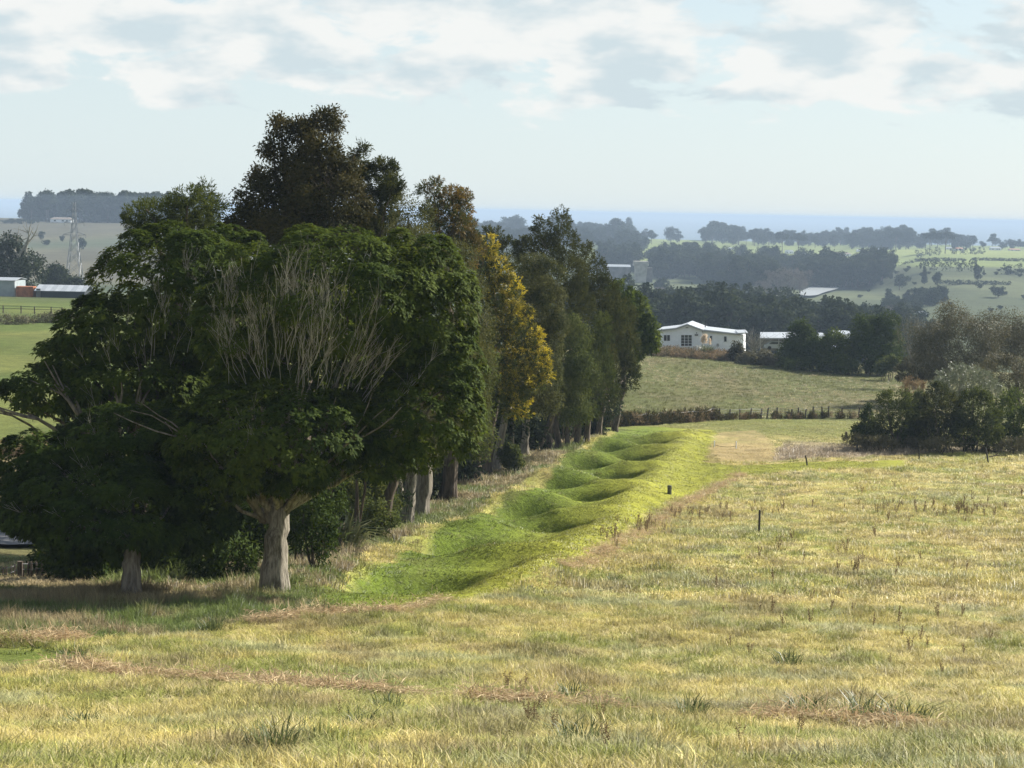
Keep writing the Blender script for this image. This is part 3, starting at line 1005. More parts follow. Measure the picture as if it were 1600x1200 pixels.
TXs, TYs, TCs, THs, TWs = [], [], [], [], []
for band, (d0, d1, dens) in enumerate([(14, 32, 62), (32, 46, 46), (46, 62, 30)]):
    x, y, q = sample(d0, d1, dens, 100 + band)
    ok = ~mown_mask(x, y)
    x, y = x[ok], y[ok]
    c, g = meadow_tint(x, y, q)
    rg = inpoly(x, y, ROUGH)
    c = np.where(rg[:, None], lerp(np.broadcast_to(col((0.16, 0.21, 0.05)), c.shape).copy(), col((0.34, 0.27, 0.14)), smooth(0.42, 0.62, fbm(x / 2.5, y / 1.6, 61))), c)
    h = (0.22 + 0.75 * vnoise(x / 0.8, y / 0.8, 62) ** 2 + 0.2 * fbm(x / 3, y / 3, 63)) * q.uniform(0.7, 1.25, len(x)) * np.where(rg, 1.7, 1.0)
    TXs.append(x); TYs.append(y); TCs.append(c); THs.append(h); TWs.append(np.full(len(x), 1.0) * q.uniform(0.8, 1.25, len(x)))
x, y = np.concatenate(TXs), np.concatenate(TYs)
put_grass('meadow_grass', 'long dry yellow and green meadow grass of the near slope', x, y, np.random.default_rng(5), np.concatenate(TCs), np.concatenate(THs), np.concatenate(TWs), gc_near, 7)
TXs, TYs, TCs, THs, TWs = [], [], [], [], []
for band, (d0, d1, dens) in enumerate([(62, 82, 17), (82, 115, 11), (115, 160, 6.5), (160, 204, 3.0)]):
    x, y, q = sample(d0, d1, dens, 120 + band)
    ok = ~mown_mask(x, y) & ~((y > 185) & (x < axis_x(y))) & ~((x / y < -0.13) & (y > 88)) & (road_dist(x, y) > 4.0) & ~((x < -17) & (y > 74.5))
    x, y = x[ok], y[ok]
    c, g = meadow_tint(x, y, q)
    rg = inpoly(x, y, ROUGH)
    c = np.where(rg[:, None], lerp(np.broadcast_to(col((0.17, 0.21, 0.055)), c.shape).copy(), col((0.36, 0.29, 0.16)), smooth(0.40, 0.60, fbm(x / 2.5, y / 2.5, 61))), c)
    c = np.where(inpoly(x, y, ROSE)[:, None], col((0.40, 0.32, 0.215)) * q.uniform(0.8, 1.15, (len(x), 1)), c)
    c = np.where(inpoly(x, y, HAYPATCH)[:, None], col((0.44, 0.34, 0.16)) * q.uniform(0.85, 1.1, (len(x), 1)), c)
    beyond = smooth(162, 172, y)
    c = lerp(c, col((0.22, 0.24, 0.065)), beyond * 0.65)
    h = (0.22 + 0.9 * vnoise(x / 1.0, y / 1.3, 62) ** 2 + 0.2 * fbm(x / 3, y / 3, 63)) * q.uniform(0.7, 1.2, len(x)) * np.where(rg, 1.6, 1.0)
    h = np.where(inpoly(x, y, HAYPATCH), h * 0.3, h) * (1 - 0.45 * beyond) * np.where(inpoly(x, y, ROSE), 1.5, 1.0)
    TXs.append(x); TYs.append(y); TCs.append(c); THs.append(h); TWs.append((1.0 + 0.35 * smooth(100, 180, y)) * q.uniform(0.8, 1.2, len(x)))
x, y = np.concatenate(TXs), np.concatenate(TYs)
THs = [np.concatenate(THs) * np.where((x < -13.5) & (y > 60) & (y < 80), 0.4, 1.0)]
put_grass('pasture_grass', 'long straw coloured pasture grass farther down the slope', x, y, np.random.default_rng(6), np.concatenate(TCs), np.concatenate(THs), np.concatenate(TWs), gc_far, 7)
# mown turf over the trench
x, y, q = sample(44, 182, 9.0, 140, -0.16, 0.16)
x2, y2, _ = sample(44, 100, 10.0, 141, -0.32, 0.12)
x, y = np.concatenate([x, x2]), np.concatenate([y, y2])
ok = mown_mask(x, y); x, y = x[ok], y[ok]
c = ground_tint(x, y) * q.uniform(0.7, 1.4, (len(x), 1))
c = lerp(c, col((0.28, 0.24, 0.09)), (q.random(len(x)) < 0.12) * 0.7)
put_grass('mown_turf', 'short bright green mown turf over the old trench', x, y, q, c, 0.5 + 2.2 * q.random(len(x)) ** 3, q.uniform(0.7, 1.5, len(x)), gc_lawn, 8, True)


# hay raked into lines
def hay_tuft(seed):
    q = np.random.default_rng(seed); n = 46
    b = np.stack([q.normal(0, 0.14, n), q.normal(0, 0.14, n), np.abs(q.normal(0.03, 0.05, n))], 1)
    d = unit(np.stack([q.normal(0, 1, n), q.normal(0, 1, n), q.normal(0.05, 0.3, n)], 1))
    s = unit(np.cross(d, q.normal(0, 1, (n, 3))))
    v, f = leaf_quads(b, d, s, q.uniform(0.12, 0.34, n), np.full(n, 0.014), np.full(n, 0.1))
    return np_mesh('hay_tuft', v, f, 'leaf_hay', np.repeat(q.random(n), 4))


gc_hay = proto_collection('hay_tuft', [hay_tuft(s) for s in range(4)])
hp = []
q = np.random.default_rng(77)
for line, wd in HAY_LINES:
    wp = [G(u, v) for u, v in line]
    for i in range(len(wp) - 1):
        a, b = wp[i], wp[i + 1]
        n = int((b - a).length * (26 if a.y < 60 else 5.5))
        for k in range(n):
            p = a.lerp(b, q.random())
            if vnoise(p.x * 0.9, p.y * 0.9, 91) < 0.33: continue
            hp.append((p.x + q.normal(0, wd * 0.5), p.y + q.normal(0, wd * 0.55)))
hp = np.array(hp)
sc_ = np.stack([q.uniform(0.9, 1.7, len(hp))] * 2 + [q.uniform(0.5, 1.6, len(hp))], 1)
o = scatter('hay', np.stack([hp[:, 0], hp[:, 1], terrain(hp[:, 0], hp[:, 1]) + 0.07], 1), np.stack([0 * hp[:, 0], 0 * hp[:, 0], q.uniform(0, 6.28, len(hp))], 1), sc_, q.integers(0, 4, len(hp)), gc_hay)
o['label'] = 'raked lines of pinkish brown cut hay in the meadow'


# brown seeding weeds
def dock(seed):
    q = np.random.default_rng(seed)
    V, Fc, VA, off = [], [], [], 0
    for s in range(q.integers(2, 5)):
        top = np.array([q.normal(0, 0.12), q.normal(0, 0.12), q.uniform(0.55, 0.95)])
        n = 60
        t = q.uniform(0.15, 1, n) ** 0.7
        b = top * t[:, None] + q.normal(0, 0.018, (n, 3))
        d = unit(np.stack([q.normal(0, 1, n), q.normal(0, 1, n), q.normal(0.5, .5, n)], 1))
        v, f = leaf_quads(b, d, unit(np.cross(d, q.normal(0, 1, (n, 3)))), q.uniform(0.03, 0.09, n), np.full(n, 0.03), np.zeros(n))
        V.append(v); Fc.append(f + off); off += len(v); VA.append(np.repeat(q.random(n) * 0.6, 4))
        st = np.array([[-.008, 0, -.05], [.008, 0, -.05], [top[0] + .006, top[1], top[2]], [top[0] - .006, top[1], top[2]]])
        V.append(st); Fc.append(np.array([[0, 1, 2, 3]]) + off); off += 4; VA.append(np.full(4, 0.3))
    return np_mesh('dock', np.concatenate(V), np.concatenate(Fc), 'leaf_weed', np.concatenate(VA))


gc_dock = proto_collection('dock_weed', [dock(s) for s in range(5)])
dp = []
for (u, v, su, sv, n) in [(1190, 795, 70, 12, 14), (1420, 800, 90, 16, 30), (1520, 800, 60, 16, 20), (1010, 825, 22, 10, 14), (960, 840, 20, 12, 10), (1080, 805, 30, 12, 12), (1300, 880, 180, 40, 22),
                          (1250, 980, 250, 60, 16), (800, 1085, 30, 8, 3), (840, 1130, 20, 12, 5), (1000, 1150, 260, 30, 6), (1480, 1000, 80, 40, 8)]:
    for k in range(n):
        uu, vv = u + q.normal(0, su * 0.6), v + q.normal(0, sv * 0.7)
        if vv < 1230:
            dp.append(tuple(G(uu, vv)))
dp = np.array(dp)
o = scatter('dock_weeds', dp, np.stack([q.normal(0, .08, len(dp)), q.normal(0, .08, len(dp)), q.uniform(0, 6.28, len(dp))], 1), np.repeat(q.uniform(0.45, 0.85, (len(dp), 1)), 3, 1) * np.interp(dp[:, 1:2], [25, 90], [0.55, 1.0]), q.integers(0, 5, len(dp)), gc_dock)
o['label'] = 'thin brown seeding dock weeds standing in the pasture'

# dark tussocks one can pick out
tv = [tuft(150, 0.36, 0.20, 0.012, 0.9, 200 + s) for s in range(3)]
leaf_mat('tussock_blade', (0.05, 0.075, 0.025), (0.17, 0.20, 0.08), 0.15, 0.3)
tmeshes = [np_mesh('tussock', a, b, 'tussock_blade', c_) for a, b, c_ in tv]
for i, (u, v, s, lab) in enumerate([
        (1262, 1122, 1.2, 'dark tussock left of the right hand hay line'), (1350, 1126, 1.35, 'largest dark tussock beside the right hand hay line'), (1418, 1132, 1.25, 'dark tussock at the right end of the lower hay line'),
        (893, 1095, 1.0, 'dark tussock just above the middle hay line'), (130, 1138, 0.8, 'small round dark tussock in the lower left meadow'), (608, 1110, 0.9, 'bluish tussock below the gap between two hay lines'),
        (1080, 1118, 1.0, 'dark tussock between the middle and right hay lines'), (1232, 1040, 1.1, 'dark tussock alone in the right middle of the meadow'), (905, 1165, 1.1, 'dark tussock low in the meadow near the bottom centre'),
        (500, 960, 1.3, 'shaggy tussock by the near end of the mown strip'), (330, 985, 1.2, 'shaggy tussock in front of the two near trunks'), (120, 1040, 1.1, 'dark tussock at the end of the small mown patch'),
        (425, 1170, 1.0, 'brownish tussock near the bottom left of centre'), (560, 1140, 0.8, 'small tussock below the left hay line'), (960, 910, 0.9, 'dark tussock right of the mown strip near the pasture edge')]):
    p = G(u, v)
    o = bpy.data.objects.new('tussock', tmeshes[i % 3]); C.objects.link(o)
    o.location = p; o.rotation_euler = (0, 0, i * 1.7); o.scale = (s * 1.3, s * 1.3, s * 1.15)
    tag(o, lab, 'grass', 'dark tussocks in the near meadow')

# ------------------------------------------------------------------ the row of trees
ROW = 'trees in the row beside the trench'
RL = (0.22, 0.085)
# front tree with pale trunk
fk = P(432, 800, 63)
t1 = make_tree('broadleaf_tree', 'round front tree with thick pale trunk and grey twigs fanning through its crown', 62.5,
               [(428, 925, 40, 436, 792)],
               [(515, 462, 190, 112, 1.5), (395, 505, 105, 82, 0.8), (645, 478, 105, 122, 2.0), (425, 678, 172, 88, -1.2), (655, 652, 108, 82, 0.5), (325, 700, 88, 62, -0.3), (690, 580, 70, 70, 1.5), (500, 575, 175, 85, 3.2), (540, 665, 80, 60, 0), (345, 745, 70, 42, -0.6), (450, 735, 75, 38, -1.2), (590, 715, 60, 36, 0)],
               'leaf_broad', 125000, (0.175, 0.080), 'rosette', 'bark_pale', 11, ROW, per=9, clump=0.22, sub=44, subsize=0.24, tv=0.3, rough=0.10, limbs=2, twigs=140, fork=fk,
               extra=[(460, 405, 80, 45, 5), (360, 470, 55, 60, 3.5), (570, 540, 90, 40, 2.5), (600, 400, 60, 50, 1.0), (400, 640, 60, 50, 0.8), (500, 470, 100, 50, 3)])
# thick basal limbs of the front tree
mb = MB()
for (u, v, w) in [(395, 745, 12), (455, 735, 14), (350, 735, 9), (500, 700, 9), (420, 700, 12), (470, 660, 10), (385, 690, 8), (300, 690, 7), (545, 690, 7), (330, 770, 6)]:
    p = limb_path(P(425 + (u - 430) * 0.12, 815, 62.6), P(u, v, 61.3 + random.uniform(-.5, .8)), 6, 0.06)
    r0 = w * 62 / F * (0.42 if v > 640 else 0.26)
    mb.tube(p, [r0 * (1.5 - 0.8 * j / 6) for j in range(7)], 8, cap=False)
    for k in range(3):
        e_ = p[-1] + Vector(((u - 430) / 110 + random.gauss(0, .5), random.gauss(-.2, .4), random.uniform(0.8, 1.8)))
        mb.tube(limb_path(p[-1], e_, 4, 0.08), [r0 * 0.6 * (1 - 0.7 * j / 4) for j in range(5)], 5, cap=False)
mb.build('limbs', 'bark_grey', t1, True)

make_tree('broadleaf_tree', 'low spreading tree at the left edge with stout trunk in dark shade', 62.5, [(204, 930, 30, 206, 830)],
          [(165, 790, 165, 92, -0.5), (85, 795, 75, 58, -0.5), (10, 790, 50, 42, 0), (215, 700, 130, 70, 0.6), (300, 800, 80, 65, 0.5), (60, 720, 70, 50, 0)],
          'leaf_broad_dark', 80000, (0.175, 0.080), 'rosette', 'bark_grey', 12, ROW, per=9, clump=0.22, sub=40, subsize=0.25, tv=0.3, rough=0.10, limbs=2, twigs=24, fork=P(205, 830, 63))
t3 = make_tree('broadleaf_tree', 'wide domed tree with layered crown rising behind the left tree', 68, [(207, None, 26, 240, 690)],
               [(275, 455, 140, 108, 1), (175, 520, 92, 62, 0), (200, 600, 118, 58, 0), (75, 610, 78, 42, -0.8), (350, 430, 90, 80, 3), (115, 560, 65, 40, 0), (330, 580, 90, 70, 2)],
               'leaf_broad', 80000, (0.175, 0.080), 'rosette', 'bark_dark', 13, ROW, per=9, clump=0.22, sub=40, subsize=0.25, tv=0.3, rough=0.10, limbs=2, twigs=45, fork=P(235, 720, 68),
               extra=[(270, 480, 80, 70, 3), (190, 540, 60, 40, 2), (140, 660, 60, 35, 3), (70, 640, 50, 20, 1), (330, 420, 50, 40, 1)])
mb = MB()
for (u, v, w) in [(130, 655, 12), (60, 655, 8), (185, 650, 10), (215, 640, 8), (105, 620, 7), (20, 650, 5)]:
    p = limb_path(P(195, 755, 67.5), P(u, v, 66.0 + random.uniform(-.3, .6)), 6, 0.07)
    r0 = w * 67 / F * 0.5
    mb.tube(p, [r0 * (1.4 - 0.8 * j / 6) for j in range(7)], 8, cap=False)
    for k in range(3):
        e_ = p[-1] + Vector(((u - 190) / 90 + random.gauss(0, .4), random.gauss(-.1, .3), random.uniform(0.4, 1.3)))
        mb.tube(limb_path(p[-1], e_, 4, 0.08), [r0 * 0.6 * (1 - 0.7 * j / 4) for j in range(5)], 5, cap=False)
mb.build('limbs', 'bark_grey', t3, True)

make_tree('conifer_tree', 'dark green conifer top showing above the domed left tree', 92, [(280, None, 26, 280, 420)],
          [(255, 335, 58, 28), (300, 325, 42, 34), (318, 306, 20, 20), (225, 348, 34, 16), (340, 330, 14, 20), (280, 380, 80, 45)],
          'leaf_conifer', 23200, (0.187, 0.041), 'spray', 'bark_dark', 14, ROW, clump=0.24, sub=9, subsize=0.5, tv=0.35, limbs=1)
make_tree('broadleaf_tree', 'tallest tree with open reddish brown top against the sky', 88, [(470, None, 30, 478, 420)],
          [(510, 190, 27, 22), (478, 205, 26, 26), (440, 200, 20, 22), (430, 235, 22, 20), (500, 235, 36, 28), (475, 275, 62, 36), (535, 270, 30, 40), (420, 315, 52, 40), (510, 320, 72, 50), (395, 355, 48, 34), (470, 375, 95, 50), (410, 278, 22, 18)],
          'leaf_brown', 58000, (0.17, 0.075), 'broad', 'bark_dark', 15, ROW, clump=0.34, sub=10, subsize=0.46, tv=0.3, limbs=2, twigs=40, fork=P(478, 330, 88), rough=0.3, twigmat='bark_dark')
make_tree('conifer_tree', 'dark drooping conifer just right of the tallest brown tree', 98, [(590, None, 24, 588, 380)],
          [(563, 250, 13, 26), (600, 270, 20, 22), (580, 285, 32, 30), (612, 295, 18, 22), (585, 330, 45, 40), (600, 400, 60, 60)],
          'leaf_conifer_dark', 30000, (0.22, 0.05), 'spray', 'bark_dark', 16, ROW, clump=0.26, sub=9, subsize=0.5, tv=0.35, limbs=1)
make_tree('conifer_tree', 'bronze tipped conifer top with ragged golden outline on the skyline', 112, [(700, None, 22, 700, 420)],
          [(672, 298, 20, 18), (700, 320, 26, 26), (722, 325, 14, 28), (690, 350, 40, 32), (722, 362, 22, 22), (700, 400, 48, 40)],
          'leaf_conifer', 12000, (0.187, 0.049), 'spray', 'bark_dark', 17, ROW, clump=0.26, sub=9, subsize=0.5, tv=0.4, limbs=1, tips=('leaf_bronze', 11000))
make_tree('broadleaf_tree', 'grey green tree hugging the right flank of the round front tree', 84, [(600, 838, 16, 640, 640)],
          [(645, 345, 34, 42, 4), (655, 420, 60, 70, 2), (715, 440, 45, 62), (735, 520, 42, 70), (700, 560, 60, 80), (745, 600, 32, 55, -1), (700, 660, 55, 55), (640, 700, 60, 50)],
          'leaf_grey', 52200, (0.109, 0.045), 'broad', 'bark_dark', 18, ROW, clump=0.24, sub=10, subsize=0.46, tv=0.35, limbs=2, twigs=25, fork=P(660, 620, 84))
make_tree('broadleaf_tree', 'leaning pale trunked tree forking low beside the bank', 100, [(632, 818, 19, 642, 690), (630, 790, 10, 610, 690)],
          [(650, 640, 70, 45), (720, 640, 55, 60), (610, 670, 60, 40), (745, 575, 35, 45)],
          'leaf_olive', 21750, (0.156, 0.066), 'broad', 'bark_pale', 19, ROW, clump=0.4, sub=14, limbs=2)
make_tree('broadleaf_tree', 'straight thick grey furrowed trunk tree next to the leaning one', 103, [(656, 806, 27, 660, 660)],
          [(680, 610, 70, 60, 2), (640, 560, 70, 60, 4), (745, 690, 32, 30, 0)],
          'leaf_olive', 18850, (0.172, 0.074), 'broad', 'bark_grey', 20, ROW, clump=0.4, sub=14, limbs=2)
make_tree('conifer_tree', 'bright golden yellow conifer in the middle of the row', 116, [(762, 742, 15, 775, 600)],
          [(757, 392, 20, 22), (772, 425, 24, 26), (790, 455, 28, 26), (780, 500, 38, 36), (812, 495, 18, 20), (800, 540, 44, 36), (838, 560, 20, 22), (825, 585, 36, 26), (790, 600, 42, 36), (760, 470, 30, 50), (765, 560, 35, 60), (845, 590, 16, 14), (800, 640, 30, 25)],
          'leaf_conifer', 26000, (0.172, 0.049), 'spray', 'bark_dark', 21, ROW, clump=0.22, sub=9, subsize=0.5, tv=0.55, limbs=1, tips=('leaf_gold', 24000))
make_tree('conifer_tree', 'dark conifer top behind the golden conifer', 150, [(770, None, 14, 770, 450)],
          [(765, 375, 22, 20), (785, 395, 30, 26), (750, 395, 18, 20), (775, 430, 40, 35)],
          'leaf_conifer_dark', 9000, (0.3, 0.06), 'spray', 'bark_dark', 22, ROW, clump=0.28, sub=9, subsize=0.5, tv=0.3, limbs=1)
make_tree('broadleaf_tree', 'rounded grey green tree with smooth dome right of the golden conifer', 127, [(820, 712, 12, 828, 600), (800, 722, 8, 806, 610)],
          [(835, 432, 46, 38), (850, 480, 36, 50), (825, 500, 45, 60), (868, 520, 20, 40), (845, 570, 38, 50), (850, 620, 34, 36), (815, 610, 30, 50)],
          'leaf_grey', 34800, (0.172, 0.070), 'broad', 'bark_grey', 23, ROW, clump=0.24, sub=10, subsize=0.46, tv=0.35, limbs=2)
make_tree('conifer_tree', 'tall dark conifer with two pointed tops right of the centre', 146, [(857, 703, 9, 862, 560), (872, 700, 9, 880, 560)],
          [(843, 362, 13, 24), (876, 346, 16, 22), (880, 380, 24, 34), (845, 395, 36, 32), (820, 390, 20, 20), (865, 430, 50, 44), (885, 490, 40, 60)],
          'leaf_conifer_dark', 31900, (0.203, 0.057), 'spray', 'bark_dark', 24, ROW, clump=0.28, sub=9, subsize=0.5, tv=0.35, limbs=1)
make_tree('broadleaf_tree', 'small olive leaved tree low in front of the dark conifers', 138, [(836, 706, 9, 880, 620)],
          [(898, 530, 24, 38), (905, 585, 30, 35), (880, 600, 30, 36), (895, 640, 26, 24)],
          'leaf_olive', 20300, (0.172, 0.074), 'broad', 'bark_dark', 25, ROW, clump=0.4, sub=14, limbs=1)
make_tree('conifer_tree', 'dark conifer sloping down behind the olive tree', 152, [(900, 694, 10, 915, 560)],
          [(908, 395, 18, 20), (920, 425, 28, 36), (940, 460, 30, 34), (920, 490, 36, 50), (955, 500, 25, 30), (935, 560, 30, 40)],
          'leaf_conifer_dark', 26100, (0.203, 0.057), 'spray', 'bark_dark', 26, ROW, clump=0.28, sub=9, subsize=0.5, tv=0.35, limbs=1)
make_tree('conifer_tree', 'yellowish green upright conifer low on the right flank of the row', 146, [(915, 690, 9, 925, 620)],
          [(935, 520, 20, 34), (930, 570, 26, 40), (945, 600, 20, 30), (915, 635, 24, 28)],
          'leaf_conifer', 17400, (0.172, 0.045), 'spray', 'bark_dark', 27, ROW, clump=0.26, sub=9, subsize=0.5, tv=0.4, limbs=1)
make_tree('conifer_tree', 'dark shaggy conifer whose skirt hangs over the sown field', 158, [(935, 680, 9, 950, 600)],
          [(968, 500, 26, 34), (975, 540, 26, 36), (965, 580, 32, 34), (985, 590, 16, 20), (945, 610, 30, 26), (950, 560, 30, 60), (925, 640, 20, 22)],
          'leaf_conifer_dark', 24650, (0.203, 0.057), 'spray', 'bark_dark', 28, ROW, clump=0.28, sub=9, subsize=0.5, tv=0.35, limbs=1)
make_tree('broadleaf_tree', 'green broadleaf tree ending the row nearest the white house', 176, [(960, None, 9, 975, 570)],
          [(968, 462, 22, 24), (985, 490, 30, 34), (1005, 520, 26, 30), (985, 540, 34, 26), (1015, 535, 17, 18), (960, 520, 30, 40)],
          'leaf_broad', 15000, (0.32, 0.14), 'broad', 'bark_dark', 29, ROW, clump=0.26, sub=9, subsize=0.5, tv=0.4, limbs=1)
# slender trunks between the big ones, each a tree of its own in the shade
for i, (u, v, w, ut, vt, lab) in enumerate([
        (706, 748, 5, 700, 690, 'thin pale forked sapling between the thick trunk and the dark trunks'),
        (740, 750, 17, 742, 650, 'dark reddish trunk tree standing left of the paired leaning trunks'),
        (773, 735, 13, 790, 640, 'slim grey trunk tree leaning right over the mown bank'),
        (885, 697, 7, 890, 620, 'thin dark trunk tree near the far end of the row')]):
    make_tree('slender_tree', lab, G(u, v).y, [(u, v, w, ut, vt)] + ([(u - 2, v, w * 0.8, ut + 22, vt)] if i in (0,) else []),
              [(ut, vt - 22, 34, 32), (ut + 15, vt - 50, 30, 34)], ['leaf_olive', 'leaf_conifer_dark', 'leaf_olive', 'leaf_conifer_dark'][i], 5000, (0.24, 0.09), 'broad',
              ['bark_pale', 'bark_dark', 'bark_grey', 'bark_dark'][i], 60 + i, ROW, clump=0.45, sub=10, limbs=1)


# ------------------------------------------------------------------ shrubs
def shrub(name, label, D, lobes, mat, n, leaf, style='broad', seed=1, group=None, stem=True, cat='shrub', **kw):
    lw = lobes_px(D, lobes)
    b = Vector((lw[0][0], lw[0][1], 0)); b.z = T(b.x, b.y)
    e = empty(name, b)
    tag(e, label, cat, group)
    v, f, va = foliage(lw, n, leaf, style, seed, **kw)
    link(bpy.data.objects.new('foliage', np_mesh('foliage', v, f, mat, va)), e)
    s = MB()
    for lo in lw:
        for k in range(3):
            g = Vector((lo[0] + random.uniform(-.2, .2) * lo[3], lo[1] + random.uniform(-.2, .2) * lo[4], 0)); g.z = min(T(g.x, g.y) - 0.1, lo[2] - 0.2)
            s.tube(limb_path(g, Vector(lo[:3]) + Vector((random.uniform(-.5, .5) * lo[3], random.uniform(-.6, .4) * lo[4], random.uniform(0, .6) * lo[5])), 4, 0.08),
                   [0.07, 0.06, 0.045, 0.03, 0.015], 5, cap=False)
    tag(s.build('stems', 'bark_dark', e, True), kind='stuff')
    return e


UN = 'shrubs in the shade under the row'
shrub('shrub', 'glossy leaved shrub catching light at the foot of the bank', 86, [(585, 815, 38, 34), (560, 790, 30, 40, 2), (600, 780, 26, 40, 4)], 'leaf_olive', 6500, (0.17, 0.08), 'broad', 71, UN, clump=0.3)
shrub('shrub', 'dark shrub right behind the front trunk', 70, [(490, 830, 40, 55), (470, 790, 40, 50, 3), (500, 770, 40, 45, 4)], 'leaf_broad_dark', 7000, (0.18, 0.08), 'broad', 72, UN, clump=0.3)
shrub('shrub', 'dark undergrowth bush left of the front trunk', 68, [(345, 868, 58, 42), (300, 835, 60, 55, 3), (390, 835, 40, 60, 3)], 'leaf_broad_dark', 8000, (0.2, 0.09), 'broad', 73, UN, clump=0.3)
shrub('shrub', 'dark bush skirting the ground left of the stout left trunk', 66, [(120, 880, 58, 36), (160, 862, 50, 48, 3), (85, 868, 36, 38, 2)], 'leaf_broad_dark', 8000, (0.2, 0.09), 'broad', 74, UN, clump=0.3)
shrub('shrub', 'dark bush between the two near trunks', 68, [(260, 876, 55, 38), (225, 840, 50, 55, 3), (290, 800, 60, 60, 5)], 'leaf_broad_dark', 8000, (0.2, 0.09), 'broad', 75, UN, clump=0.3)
shrub('shrub', 'rounded bright shrub on the bank among the far trunks', 131, [(796, 712, 15, 17), (806, 722, 10, 9)], 'leaf_olive', 4000, (0.2, 0.1), 'broad', 76, UN, clump=0.3)
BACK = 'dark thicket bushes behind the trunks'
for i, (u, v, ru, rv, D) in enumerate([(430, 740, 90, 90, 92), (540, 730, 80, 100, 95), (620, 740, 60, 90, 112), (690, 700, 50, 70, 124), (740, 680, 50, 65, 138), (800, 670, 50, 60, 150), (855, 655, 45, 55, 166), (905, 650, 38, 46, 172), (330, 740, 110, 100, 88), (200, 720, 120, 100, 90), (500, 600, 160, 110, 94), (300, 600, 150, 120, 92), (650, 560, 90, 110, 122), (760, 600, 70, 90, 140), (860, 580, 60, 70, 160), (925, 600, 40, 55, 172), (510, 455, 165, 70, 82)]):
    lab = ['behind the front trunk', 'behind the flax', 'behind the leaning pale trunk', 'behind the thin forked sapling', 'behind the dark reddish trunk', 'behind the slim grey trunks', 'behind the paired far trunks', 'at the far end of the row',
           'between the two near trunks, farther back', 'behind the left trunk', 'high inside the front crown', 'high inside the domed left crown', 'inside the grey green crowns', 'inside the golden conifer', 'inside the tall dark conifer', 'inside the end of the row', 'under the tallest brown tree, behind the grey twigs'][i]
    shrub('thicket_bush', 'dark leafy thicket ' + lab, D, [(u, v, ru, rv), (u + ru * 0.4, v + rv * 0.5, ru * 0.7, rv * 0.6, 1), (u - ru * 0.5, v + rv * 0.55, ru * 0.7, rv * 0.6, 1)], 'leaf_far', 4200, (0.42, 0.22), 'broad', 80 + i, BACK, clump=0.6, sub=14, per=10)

# flax
e = empty('flax_bush', G(530, 862))
tag(e, 'arching strap leaved flax beside the glossy shrub', 'plant', UN)
q = np.random.default_rng(3); n = 130
b = np.stack([q.normal(0, .35, n), q.normal(0, .3, n), np.zeros(n)], 1) + np.array(e.location)
d = unit(np.stack([q.normal(0, .55, n), q.normal(-0.1, .5, n), np.ones(n)], 1))
V, Fq, off = [], [], 0
side = unit(np.cross(d, q.normal(0, 1, (n, 3))))
L = q.uniform(1.4, 2.5, n)[:, None]
p0, p1, p2 = b, b + d * L * 0.55, b + d * L * 0.95
p2 = p2 + np.stack([d[:, 0] * 0.9, d[:, 1] * 0.9, -np.abs(d[:, 0]) * 1.2 - 0.1], 1)
w = 0.045
V = np.stack([p0 - side * w * .6, p0 + side * w * .6, p1 + side * w, p1 - side * w, p2], 1).reshape(-1, 3)
k = np.arange(n)[:, None] * 5
Fq = np.concatenate([k + np.array([0, 1, 2]), k + np.array([0, 2, 3]), k + np.array([3, 2, 4])])
link(bpy.data.objects.new('leaves', np_mesh('leaves', V, Fq, 'leaf_flax', np.repeat(q.random(n), 5))), e)

